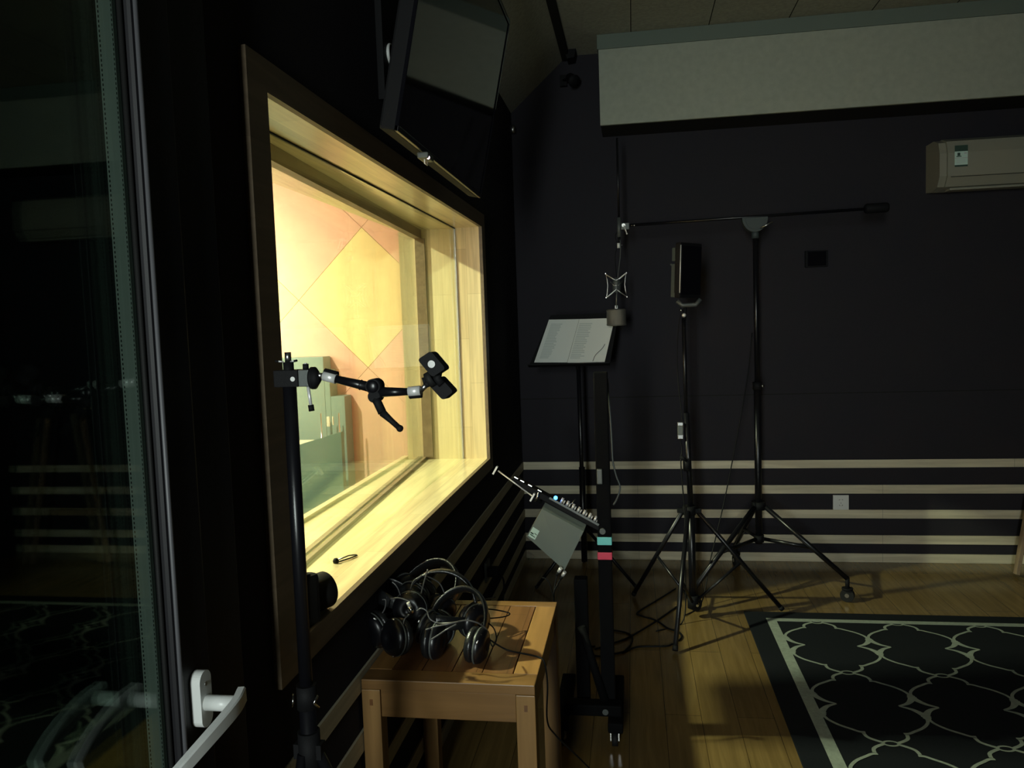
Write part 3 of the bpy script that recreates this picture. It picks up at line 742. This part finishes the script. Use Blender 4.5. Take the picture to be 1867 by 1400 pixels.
for s_ in (-1, 1):
    b.cyl((NX + s_ * .006, NY - .004, 1.3535), (NX + s_ * .013, NY - .008, 1.3545), .0013, 'nickel').cyl((NX + s_ * .0125, NY - .006, 1.354), (NX + s_ * .0185, NY - .0085, 1.355), .0018, 'blackm')
b.obj('wing_screw', t)
AYn = NY - .004
B().cyl((NX + .040, AYn, 1.326), (NX + .046, AYn, 1.326), .0180, 'blackm', n=28).cyl((NX + .046, AYn, 1.326), (NX + .055, AYn, 1.326), .0180, 'blackm', r2=.006, n=28).obj('arm_rosette', t)
q0, q1, q2, q3 = pt(590, 685, YA), pt(613, 691, YA), pt(684, 708, YA), pt(745, 714, YA)
B().cyl(pt(576, 684, YA), q0, .0045, 'steel').cyl(q0, q1, .0082, 'nickel', n=10).cyl(q0 + V((0, .004, .004)), q1 + V((0, .004, .004)), .0082, 'blackm', n=10).obj('locking_nut', t)
B().cyl(q1, q2, .0062, 'black', r2=.0085).cyl(q1 + (q2 - q1) * .62, q1 + (q2 - q1) * .64, .0085, 'blackm').obj('arm_tube', t)
B().cyl(q2 + V((0, -.013, .004)), q2 + V((0, .013, .004)), .0118, 'blackm', n=28).cyl(q2 + V((.001, -.012, -.012)), q2 + V((.001, .012, -.012)), .0098, 'blackm', n=28).ball(q2 + V((0, -.013, .004)), .010, 'black', (1, .5, 1)).obj('elbow_joint', t)
B().cyl(q2 + V((.008, 0, -.006)), q3, .0085, 'black', r2=.0056).obj('arm_tube', t)
q4 = pt(767, 712, YA)
B().cyl(q3, q4, .0080, 'nickel', n=10).cyl(q3 + V((0, .004, -.004)), q4 + V((0, .004, -.004)), .0080, 'blackm', n=10).obj('locking_nut', t)
l0, l1, l2 = pt(689, 735, YA - .012), pt(697, 752, YA - .015), pt(729, 781, YA - .015)
B().cyl(q2 + V((.002, -.008, -.018)), l0, .0055, 'steel').tube([l0 + V((-.003, 0, .006)), l0, l1], .0072, 'blackm').tube([l1, (l1 + l2) / 2, l2], .006, 'blackm', rr=[.0066, .0048, .0045]).ball(l2, .0056, 'blackm').obj('lever_handle', t)
q5 = pt(779, 700, YA)
B().cyl(q4, q5, .0042, 'steel').ball(q5, .0055, 'blackm').obj('ball_stud', t)
# accessory plates at the end: two rounded plates
def plate(corners, th, m, Y, nm, hole=False):
    P_ = [pt(x, y, Y) for x, y in corners]; c = sum(P_, V()) / 4
    ex = (P_[1] - P_[0]); ey = (P_[3] - P_[0])
    b = B(); pts = []; r = .16
    for k, (u, v) in enumerate([(-.5, -.5), (.5, -.5), (.5, .5), (-.5, .5)]):
        cu, cv = u * (1 - 2 * r), v * (1 - 2 * r)
        for j in range(5):
            a = PI + PI / 2 * k + PI / 2 * j / 4
            pts.append(ex * (cu + r * math.cos(a)) + ey * (cv + r * math.sin(a)))
    b.prism(pts, c + V((0, -th / 2, 0)), c + V((.004, th / 2, 0)), m)
    if hole: b.cyl(c + V((0, -th / 2 - .0006, 0)), c + V((0, -th / 2 + .001, 0)), .0058, 'chrome')
    return b.obj(nm, t)
plate([(787, 640), (814, 672), (792, 685), (763, 656)], .016, 'blackm', YA - .012, 'grip_pad', True)
plate([(803, 684), (829, 712), (809, 731), (784, 700)], .018, 'blackm', YA + .012, 'grip_pad')
B().cyl(pt(780, 694, YA), pt(790, 688, YA), .0125, 'rubber', n=24).cyl(pt(772, 688, YA), pt(776, 702, YA), .003, 'blackm').obj('grip_knob', t)
B().tube([pt(800, 670, YA), pt(797, 690, YA), pt(806, 700, YA)], .007, 'blackm').obj('grip_spine', t)

# ------------------------------------------------------------------ music stand with sheets
def tube2(b, *a, **k): return b.tube(*a, **k)
MY = 4.22
t = thing('music_stand', (.375, MY, 0), 'black music stand behind the mixer trolley, holding pale sheets', 'music stand')
B().cyl((.378, MY, .33), (.374, MY, 1.17), .0115, 'black').cyl((.378, MY, .10), (.378, MY, .62), .0165, 'black').obj('pole', t)
for a in (-25, 95, 215):
    a = R_(a); f = V((.378 + .30 * math.cos(a), MY + .30 * math.sin(a), .010)) if a != R_(215) else V((.378 + .3 * math.cos(a), MY + .3 * math.sin(a), .01))
    B().cyl((.378, MY, .30), f, .009, 'black').ball(f, .010, 'rubber').obj('leg', t)
B().cyl((.378, MY, .29), (.378, MY, .34), .024, 'blackm').obj('leg_hub', t)
bl, br_, tr, tl = pt(964, 664, MY - .06), pt(1112, 668, MY - .06), pt(1128, 574, MY + .03), pt(1004, 571, MY + .03)
tl.z = tr.z = (tl.z + tr.z) / 2; bl.z = br_.z = (bl.z + br_.z) / 2
b = B(); nn = (br_ - bl).cross(tl - bl).normalized()
if nn.y > 0: nn = -nn
b.prism([bl, br_, tr, tl], (0, 0, 0), -nn * .004, 'blackm')
b.obj('desk', t)
B().prism([bl, br_, br_ + nn * .045, bl + nn * .045], (0, 0, 0), (0, 0, -.006), 'blackm').obj('ledge', t)
sb = (bl + br_) / 2
B().tube([sb + (tl - bl) * .4 - nn * .006, sb + (tl - bl) * .25 - nn * .04, (.374, MY, 1.15)], .012, 'blackm').obj('tilt_joint', t)
def onp(px, py):  # point on the desk's front plane
    m = cam.matrix_world.to_3x3(); r = m @ V(((px - 933.5), -(py - 700), -1434.)); o = V((AX, 0, HZ))
    k = (bl - o).dot(nn) / r.dot(nn); return o + r * k
def sheet(c, nm, lab, rows, xs):
    P_ = [onp(*q) for q in c]
    b = B().prism([p + nn * .0015 for p in P_], (0, 0, 0), nn * .0012, 'paper')
    P_ = [p + nn * .0029 for p in P_]
    random.seed(len(lab))
    for k in range(rows):
        v = .10 + .82 * k / rows
        for (u0, u1) in xs:
            e1 = u1 - random.random() * .3 * (u1 - u0)
            q = []
            for u, vv in [(u0, v), (e1, v), (e1, v + .022), (u0, v + .022)]:
                q.append((P_[3] * (1 - u) + P_[2] * u) * (1 - vv) + (P_[0] * (1 - u) + P_[1] * u) * vv)
            b.quad(q, 'ink')
    o = b.obj(nm, base=P_[0]); o['label'] = lab; o['category'] = 'paper'; o['group'] = 'sheets on the music stand'
sheet([(974, 661), (1034, 661), (1056, 582), (1001, 583)], 'sheet_of_paper', 'printed lyric sheet lying on the wall-side half of the music stand', 22, [(.12, .5)])
sheet([(1034.4, 661.5), (1102, 662), (1121, 580), (1056.4, 582)], 'sheet_of_paper', 'printed lyric sheet on the outer half of the music stand, behind the microphone', 20, [(.04, .42)])
wire('pencil_cord', [onp(1081, 659) + nn * .008, onp(1086, 648) + nn * .010, onp(1098, 636) + nn * .008, onp(1103, 628) + nn * .008], .0012, 'thin dark wire curling over the outer lyric sheet')

# ------------------------------------------------------------------ mixer trolley
TX, TY = .556, 2.62
t = thing('equipment_trolley', (TX, TY, 0), 'heavy black rolling stand with chrome casters beside the bench', 'stand')
B().b2((TX - .022, TY - .022, .09), (TX + .024, TY + .022, 1.235), 'blackv', .004).obj('column', t)
B().box((TX - .085, TY + .02, .30), (.045, .045, .46), 'blackv', None, .004).obj('rear_upright', t)
B().b2((TX - .15, TY - .075, .086), (TX + .045, TY - .024, .125), 'blackv', .006).obj('base_beam', t)
for s_ in (0, 1):
    B().b2(((TX + .0) if s_ else (TX - .18), TY - .115 + .14 * (1 - s_) * 0, .05), ((TX + .05) if s_ else (TX - .13), TY + .25, .085), 'blackv', .006).obj('foot_rail', t)
B().cyl((TX - .085, TY - .015, .37), (TX - .005, TY - .035, .10), .014, 'blackv').obj('brace', t)
B().cyl((TX - .008, TY - .075, .105), (TX - .008, TY - .081, .105), .010, 'greym').obj('bolt', t)
for cx_, cy_ in [(TX + .022, TY - .095), (TX - .155, TY - .095), (TX + .028, TY + .235), (TX - .155, TY + .235)]:
    B().cyl((cx_ - .009, cy_, .0225), (cx_ + .009, cy_, .0225), .0222, 'rubber', n=28).cyl((cx_ - .0105, cy_, .0225), (cx_ + .0105, cy_, .0225), .013, 'chrome', n=24).b2((cx_ - .015, cy_ - .012, .022), (cx_ - .0115, cy_ + .010, .05), 'chrome').b2((cx_ + .0115, cy_ - .012, .022), (cx_ + .015, cy_ + .010, .05), 'chrome').obj('caster', t)
B().b2((TX - .0235, TY - .0235, .655), (TX + .0255, TY + .0235, .683), 'cyan', .003).obj('tape_band', t, label='cyan tape band')
B().b2((TX - .0235, TY - .0235, .605), (TX + .0255, TY + .0235, .631), 'pinkt', .003).obj('tape_band', t, label='pink tape band')
B().cyl((TX - .004, TY - .022, .705), (TX - .004, TY - .036, .705), .010, 'greym').obj('locking_knob', t)
# tray bracket carrying the mixer
B().box((TX - .09, TY + .05, .738), (.20, .03, .012), 'blackv', Matrix.Rotation(R_(29), 3, 'Y')).obj('tray_arm', t)

# tilted mixer slab, seen on its edge
mL, mR = pt(936, 869, 2.60), pt(1096, 957, 2.60)
e_ = (mR - mL).normalized(); vw = (mL - V((AX, 0, HZ))).normalized()
nz = e_.cross(vw).normalized()
if nz.z < 0: nz = -nz
nz = (nz - vw * .045).normalized()
R = axes(e_, nz); away = R @ V((0, 1, 0))
if away.y < 0: sgn = -1
else: sgn = 1
Lm = (mR - mL).length; dep = .26
mc = (mL + mR) / 2
def ML(u, d, h): return mL + e_ * u + away * sgn * d + (R @ V((0, 0, 1))) * h
t = thing('audio_mixer', ML(Lm / 2, dep / 2, -.02), 'slim black audio mixer tilted on the trolley, knobs along its edge and a blue light', 'mixer')
B().box(ML(Lm / 2, dep / 2, -.012), (Lm, dep, .020), 'blackm', R, .003).obj('chassis', t)
B().box(ML(Lm * .70, -.001, -.004), (Lm * .56, .004, .007), 'greym', R).obj('edge_strip', t)
for k in range(7):
    u = Lm * (.545 + .063 * k)
    B().cyl(ML(u, .012, -.001), ML(u, .012, .018), .0044, 'nickel', n=14).cyl(ML(u + .009, .014, -.001), ML(u + .009, .014, .013), .0026, 'nickel', n=12).obj('knob', t)
for k, u in enumerate((.03, .10, .19, .30)):
    B().box(ML(Lm * u, .004, .001), (.014, .01, .003), 'steel', R).obj('button', t)
B().ball(ML(Lm * .475, .008, .006), .0065, 'led').obj('status_light', t)
B().cyl(ML(Lm * .64, .03, 0), ML(Lm * .66, .03, .035), .0018, 'steel').obj('toggle_stick', t)
# bracket with bright ends, wall side of the mixer
t = thing('mixer_bracket', pt(970, 905, 2.58), 'thin silver bracket with two end plates beyond the mixer', 'bracket')
a0, a1 = pt(908, 858, 2.58), pt(970, 904, 2.58)
B().cyl(a0, a1, .0024, 'nickel').obj('rod', t)
for q in ((903, 857), (971, 906)):
    c = pt(*q, 2.58); dvec = (pt(q[0] + 5, q[1] - 9, 2.58) - c)
    B().box(c, (.030, .016, .006), 'nickel', axes(dvec, e_)).obj('end_plate', t)
B().tube([pt(978, 903, 2.58), pt(982, 898, 2.57), pt(979, 908, 2.57), pt(975, 914, 2.58)], .003, 'steel').obj('wing_nut', t)
B().tube([a1, pt(985, 915, 2.60), ML(Lm * .35, .04, -.022)], .006, 'blackm').obj('bracket_arm', t)

# box device under the mixer
t = thing('direct_box', pt(1010, 985, 2.56), 'dark green-grey metal box with a pale label hanging below the mixer', 'audio box')
P4 = [pt(988, 928, 2.56), pt(1064, 969, 2.56), pt(1029, 1040, 2.60), pt(960, 978, 2.60)]
nb = (P4[1] - P4[0]).cross(P4[3] - P4[0]).normalized()
if nb.y > 0: nb = -nb
B().prism(P4, -nb * .001, -nb * .045, 'boxface').obj('case', t)
B().prism([p + (p - sum(P4, V()) / 4) * .012 for p in P4], -nb * .046, -nb * .055, 'blackm').obj('rear_cover', t)
def bi(u, v): return (P4[0] * (1 - u) + P4[1] * u) * (1 - v) + (P4[3] * (1 - u) + P4[2] * u) * v
b = B().prism([bi(.02, .62), bi(.18, .60), bi(.18, .90), bi(.02, .94)], (0, 0, 0), nb * .0008, 'labelp')
b.prism([bi(.03, .78), bi(.10, .77), bi(.10, .81), bi(.03, .82)], nb * .0008, nb * .0012, 'dark').prism([bi(.045, .84), bi(.16, .83), bi(.16, .85), bi(.045, .87)], nb * .0008, nb * .0012, 'dark').prism([bi(.11, .74), bi(.17, .74), bi(.17, .76), bi(.11, .76)], nb * .0008, nb * .0012, 'dark')
b.obj('sticker', t)
for k in range(7):
    c = bi(.08 + .075 * k, 1.0) - nb * .02; d = (P4[3] - P4[0]).normalized()
    B().cyl(c, c + d * .010, .0045, 'blackm', n=12).obj('socket', t)
dd = (P4[3] - P4[0]).normalized()
for k, (px, py) in enumerate([(1020, 1040), (1027, 1047)]):
    c = pt(px, py, 2.575); q = thing('jack_plug', c, ['chrome jack plug at the box corner, the one nearer the wall', 'chrome jack plug at the very tip of the box corner'][k], 'plug', 'jack plugs in the hanging box')
    B().cyl(c - dd * .012, c + dd * .006, .0060, 'nickel').obj('plug_sleeve', q)
    B().cyl(c + dd * .006, c + dd * .022, .0046, 'rubber').obj('plug_boot', q)
    B().tube(cat_curve([c + dd * .02, pt(1012 + 4 * k, 1066, 2.57), pt(1010, 1080, 2.56), pt(1010, 1100, 2.56), pt(1013, 1180, 2.54), pt(1020, 1290, 2.5)], 6), .0025).obj('cord', q)
wire('thin_cord', [pt(988, 1053, 2.57), pt(997, 1056, 2.57), pt(1004, 1070, 2.565), pt(1009, 1088, 2.56)], .0018, 'thin cord curling off beside the jack plugs')

# cable and small receiver on the trolley column's rear
wire('stand_cable', [(.578, 2.645, 1.21), (.584, 2.65, 1.10), (.588, 2.65, 1.0), (.590, 2.65, .93), (.600, 2.65, .88), (.612, 2.65, .84), (.600, 2.65, .80), (.588, 2.65, .78)], .003, 'thin dark cable hanging down the outer side of the trolley column', m='greym')
t = thing('belt_pack', (.545, 2.60, .87), 'small dark grey receiver strapped on the trolley column above the mixer', 'receiver')
B().b2((.538, 2.580, .865), (.556, 2.5975, .915), 'greym', .003).obj('receiver_body', t)

# ------------------------------------------------------------------ boom stand with microphone
BXc, BYc = 1.284, 4.12
t = thing('boom_stand', (BXc, BYc, 0), 'tall black rolling boom stand against the striped wall', 'microphone stand')
B().cyl((BXc, BYc, 1.02), (BXc - .002, BYc, 1.81), .0125, 'black').obj('upper_pole', t)
B().cyl((BXc, BYc, .235), (BXc, BYc, 1.05), .0175, 'black').obj('lower_pole', t)
B().cyl((BXc, BYc, 1.03), (BXc, BYc, 1.07), .023, 'blackm').cyl((BXc + .02, BYc, 1.05), (BXc + .03, BYc - .01, 1.05), .008, 'chrome').obj('height_lock', t)
B().cyl((BXc, BYc, .415), (BXc, BYc, .455), .036, 'blackm').obj('leg_hub', t)
B().cyl((BXc, BYc, .245), (BXc, BYc, .28), .026, 'blackm').obj('brace_collar', t)
feet = [V((1.672, 3.945, .115)), V((1.215, 4.515, .115)), V((.935, 3.78, .115))]
for f in feet:
    d = (f - V((BXc, BYc, .115))); d.z = 0; dn = d.normalized()
    top = V((BXc, BYc, .43)) + dn * .035
    lg = B().cyl(top, f, .0125, 'black').obj('leg', t)
    mid = top * .42 + f * .58
    B().cyl(V((BXc, BYc, .262)) + dn * .026, mid, .0095, 'black').obj('brace', t)
    wl = V((f.x, f.y, .033))
    sd = V((-dn.y, dn.x, 0))
    if f.y > 4.4: wl = V((f.x, f.y - .02, .033))
    B().cyl((f.x, f.y, .12), (f.x, f.y, .06), .010, 'blackm').cyl(wl - sd * .014, wl + sd * .014, .032, 'rubber', n=28).cyl(wl - sd * .016, wl + sd * .016, .010, 'steel').cyl((f.x, f.y, .06), (f.x, f.y, .068), .026, 'blackm').obj('caster', t)
# cast boom head
hd = [(.062 * math.cos(PI + PI * k / 16), 0, .072 * math.sin(PI + PI * k / 16)) for k in range(17)]
B().prism(hd, (BXc - .006, BYc - .03, 1.892), (BXc - .006, BYc + .02, 1.892), 'clutch').prism([(p[0] * .75, 0, p[2] * .75) for p in hd], (BXc - .006, BYc - .036, 1.886), (BXc - .006, BYc - .03, 1.886), 'clutch').cyl((BXc - .002, BYc, 1.79), (BXc - .002, BYc, 1.83), .018, 'clutch').obj('boom_clutch', t)
B().cyl((BXc + .015, BYc - .04, 1.835), (BXc + .075, BYc - .05, 1.862), .004, 'steel').obj('clutch_handle', t)
B().cyl((.655, BYc + .0, 1.888), (1.86, BYc + .0, 1.908), .0075, 'black').obj('boom_arm', t)
B().lathe([(.001, 0), (.020, .002), (.024, .01), (.024, .10), (.020, .11), (.001, .112)], (1.80, BYc, 1.908), (1, 0, .016), 'blackm').obj('counterweight', t)
# coupler and hanging microphone
t = thing('swivel_coupler', (.635, BYc, 1.88), 'chrome swivel coupler at the tip of the long boom', 'clamp')
B().box((.640, BYc - .01, 1.882), (.042, .03, .034), 'greym', None, .003).cyl((.632, BYc - .026, 1.886), (.632, BYc - .036, 1.886), .009, 'nickel').obj('clamp_block', t)
B().cyl((.634, BYc - .036, 1.884), (.648, BYc - .040, 1.842), .003, 'nickel').ball((.648, BYc - .040, 1.842), .0045, 'nickel').obj('clamp_lever', t)
B().cyl((.664, BYc - .01, 1.884), (.684, BYc - .012, 1.885), .0018, 'chrome').ball((.686, BYc - .012, 1.885), .0048, 'steel').obj('clamp_pin', t)
t = thing('extension_tube', (.606, BYc, 1.8), 'thin vertical black tube crossing the tip of the boom', 'pole')
B().cyl((.609, BYc + .004, 1.93), (.609, BYc + .004, 2.33), .0055, 'black').obj('tube', t)
B().cyl((.608, BYc + .0, 1.83), (.609, BYc + .002, 1.93), .011, 'greym').obj('sleeve', t)
t = thing('studio_microphone', (.585, BYc, 1.37), 'fat grey studio microphone hanging upside down in front of the sheets', 'microphone')
B().cyl((.606, BYc, 1.80), (.608, BYc, 1.83), .006, 'blackm').cyl((.604, BYc - .006, 1.775), (.604, BYc - .006, 1.80), .0075, 'white').cyl((.612, BYc - .006, 1.789), (.625, BYc - .008, 1.789), .0014, 'steel').obj('swivel_joint', t)
B().tube(cat_curve([(.612, BYc, 1.82), (.614, BYc - .01, 1.78), (.610, BYc - .01, 1.72), (.598, BYc - .012, 1.64), (.592, BYc - .03, 1.58), (.589, BYc - .03, 1.52), (.586, BYc - .01, 1.47)], 6), .0024, 'greym').obj('mic_cord', t)
B().tube(cat_curve([(.600, BYc + .01, 1.86), (.588, BYc + .02, 1.84), (.596, BYc + .02, 1.79), (.585, BYc + .02, 1.74), (.586, BYc + .02, 1.68), (.592, BYc + .01, 1.62)], 6), .002).obj('mic_cord', t)
mxc, mz = .588, 1.586
b = B()
for dy in (-.03, .03):
    s_ = [(-.053, .058), (-.046, .030), (-.043, 0), (-.046, -.030), (-.053, -.062), (-.010, -.030), (0, -.022), (.010, -.030), (.053, -.062), (.046, -.030), (.043, 0), (.046, .030), (.053, .062), (.012, .030), (0, .024), (-.012, .030)]
    b.tube([(mxc + x, BYc + dy, mz + z) for x, z in s_], .0026, 'steel', closed=True, n=6)
    b.tube([(mxc - .030, BYc + dy * .6, mz + .018), (mxc - .012, BYc + dy * .8, mz - .002), (mxc + .012, BYc + dy * .8, mz - .002), (mxc + .030, BYc + dy * .6, mz + .018)], .0018, 'steel', n=6)
for s_ in (-1, 1):
    for zz in (-.062, .060): b.cyl((mxc + s_ * .053, BYc - .03, mz + zz), (mxc + s_ * .053, BYc + .03, mz + zz), .0026, 'steel', n=8)
b.obj('shock_mount', t)
b = B().lathe([(.008, 0), (.019, .004), (.021, .02), (.021, .055), (.015, .07), (.006, .078)], (mxc, BYc, mz - .038), (0, 0, 1), 'greym')
b.obj('mic_body', t)
b = B().lathe([(.001, 0), (.046, .0), (.0515, .004), (.0515, .008), (.050, .010), (.050, .074), (.0515, .076), (.0515, .081), (.046, .086), (.001, .088)], (.584, BYc, 1.378), (0, 0, 1), 'mic', 44)
b.cyl((.584, BYc, 1.378), (.584, BYc, 1.3765), .036, 'chrome', n=36).obj('mic_capsule', t)
B().b2((.578, BYc - .006, 1.466), (.592, BYc + .006, 1.482), 'white', .001).cyl((.585, BYc, 1.48), (.587, BYc, 1.55), .003, 'steel').obj('capsule_neck', t)

# ------------------------------------------------------------------ lighting stand with panel
LX, LY = .905, 3.68
t = thing('tripod_stand', (LX, LY, 0), 'black tripod light stand with a leg reaching onto the rug', 'stand')
B().cyl((LX - .005, LY, .95), (LX - .008, LY, 1.405), .0095, 'black').obj('upper_pole', t)
B().cyl((LX + .010, LY, .50), (LX - .004, LY, .97), .013, 'black').obj('middle_pole', t)
B().cyl((LX + .012, LY, .055), (LX + .010, LY, .53), .017, 'black').obj('lower_pole', t)
B().cyl((LX - .004, LY, .70), (LX - .004, LY, .76), .019, 'blackm').cyl((LX - .006, LY - .016, .75), (LX - .035, LY - .02, .77), .007, 'blackm').obj('height_lock', t)
hub = V((LX + .002, LY, .515))
B().cyl(hub - V((0, 0, .02)), hub + V((0, 0, .02)), .030, 'blackm').b2((hub.x - .055, hub.y - .012, hub.z - .012), (hub.x + .055, hub.y + .012, hub.z + .008), 'blackm', .003).obj('leg_hub', t)
for f in (V((.812, 3.275, .012)), V((.640, 3.955, .012)), V((1.335, 3.765, .020))):
    d = V((f.x - hub.x, f.y - hub.y, 0)).normalized()
    top = hub + d * .032
    B().cyl(top, f, .0105, 'black').cyl(f * .97 + top * .03, f, .012, 'rubber').obj('leg', t)
    mid = top * .48 + f * .52
    B().cyl(V((LX + .012, LY, .085)) + d * .02, mid, .0065, 'black').obj('brace', t)
B().cyl((LX + .012, LY, .05), (LX + .012, LY, .11), .025, 'blackm').cyl((LX + .03, LY - .02, .07), (LX + .03, LY - .028, .07), .006, 'chrome').obj('brace_collar', t)
t = thing('led_light_panel', (.912, 3.68, 1.46), 'slim black video light panel on top of the tripod stand', 'light')
pa = R_(52); Rl = Matrix.Rotation(pa, 3, 'Z') @ Matrix.Rotation(R_(3), 3, 'X')
pc = V((.920, 3.66, 1.618))
B().box(pc, (.165, .030, .245), 'blackm', Rl, .006).obj('panel_housing', t)
B().box(pc + Rl @ V((0, -.0165, 0)), (.150, .003, .215), 'gloss', Rl).box(pc + Rl @ V((0, .018, 0)), (.15, .006, .2), 'blackm', Rl).obj('diffuser', t)
B().cyl(pc + Rl @ V((-.087, -.017, -.10)), pc + Rl @ V((-.087, -.017, .11)), .0022, 'nickel').obj('edge_rail', t)
B().box(pc + Rl @ V((-.040, .030, -.045)), (.06, .028, .15), 'clutch', Rl, .004).box(pc + Rl @ V((-.045, .028, .07)), (.06, .022, .06), 'clutch', Rl, .004).obj('battery', t)
B().cyl((.846, 3.66, 1.648), (.880, 3.65, 1.640), .004, 'greym').ball((.846, 3.66, 1.648), .006, 'greym').obj('adjusting_knob', t)
B().tube([pc + V((-.052, 0, -.135)), pc + V((-.03, 0, -.155)), pc + V((.03, 0, -.155)), pc + V((.052, -.0, -.13))], .010, 'greym').cyl((.9, 3.67, 1.40), (.905, 3.67, 1.46), .008, 'blackm').obj('yoke', t)
B().ball((.898, 3.665, 1.418), .0095, 'nickel').cyl((.880, 3.66, 1.442), (.892, 3.665, 1.440), .004, 'chrome').obj('tilt_knob', t)
t = thing('power_adapter', (.870, 3.67, .84), 'grey power adapter hanging on a cord beside the tripod pole', 'power adapter')
B().b2((.860, 3.662, .852), (.886, 3.685, .925), 'greym', .004).b2((.860, 3.661, .911), (.8865, 3.686, .928), 'steel', .003).b2((.8595, 3.661, .850), (.886, 3.686, .870), 'steel', .003).obj('adapter_body', t)
B().tube(cat_curve([(.880, 3.675, .93), (.878, 3.675, 1.0), (.868, 3.675, 1.1), (.865, 3.675, 1.25), (.875, 3.67, 1.38), (.893, 3.67, 1.44)], 6), .0022).obj('adapter_cord', t)
B().tube(cat_curve([(.872, 3.675, .85), (.878, 3.675, .80), (.872, 3.66, .74), (.878, 3.655, .62), (.885, 3.65, .5), (.880, 3.645, .36), (.882, 3.63, .15), (.86, 3.60, .006), (.74, 3.5, .004)], 6), .003).obj('adapter_cord', t)
wire('boom_cable', [(1.262, BYc, 1.32), (1.235, 4.10, 1.1), (1.17, 4.06, .78), (1.10, 4.0, .48), (1.02, 3.92, .20), (.985, 3.86, .06), (.95, 3.80, .006), (.88, 3.70, .005)], .0028, 'long black cable slanting down beside the boom stand pole')
# cables on the floor
fl = lambda x, y: (x, y, .0042)
G2 = 'cables on the wooden floor'
def F(px, py):
    m = cam.matrix_world.to_3x3(); r = m @ V(((px - 933.5), -(py - 700), -1434.)); k = (.0045 - HZ) / r.z
    p = V((AX, 0, HZ)) + r * k; p.z = .0045; return p
wire('floor_cable', [F(1232, 1073), F(1200, 1093), F(1163, 1116), F(1170, 1123), F(1196, 1131), F(1215, 1144), F(1229, 1149)], .004, 'floor cable bent sharply near the tripod stand', G2)
wire('floor_cable', [F(1234, 1106), F(1200, 1130), F(1150, 1160), F(1120, 1172), F(1085, 1183)], .004, 'floor cable running straight from tripod towards the trolley', G2)
wire('floor_cable', [F(1226, 1174), F(1213, 1178), F(1165, 1179), F(1140, 1187), F(1120, 1192), F(1090, 1196), F(1066, 1187), F(1058, 1181), F(1085, 1178)], .004, 'floor cable in a wide curve passing under the trolley', G2)
wire('floor_cable', [F(1120, 1149), F(1140, 1153), F(1152, 1160), F(1150, 1175), F(1135, 1190)], .004, 'small floor cable loop just beyond the trolley column', G2)
wire('floor_cable', [F(1238, 1152), F(1243, 1160), F(1238, 1167), F(1230, 1166)], .004, 'tiny floor cable loop at the near tripod leg', G2)

# ------------------------------------------------------------------ easel leg at the frame edge
t = thing('wooden_easel', (2.66, 4.35, 0), 'slanting wooden easel leg at the striped wall near the socket', 'easel')
b = B()
d0, d1 = V((2.615, 4.36, 0.0)), V((2.80, 4.46, .92))
R = axes((d1 - d0), V((0, 1, 0)))
B().box((d0 + d1) / 2 + V((0, 0, .015)), ((d1 - d0).length, .02, .035), 'woodleg', R, .002).obj('leg', t)
B().box((3.05, 4.36, .46), (.94, .02, .03), 'woodleg', axes(V((-.185 - .0, 0, .92)), V((0, 1, 0))), .002).obj('leg', t)
B().b2((2.70, 4.39, .30), (3.02, 4.41, .335), 'woodleg', .002).obj('crossbar', t)
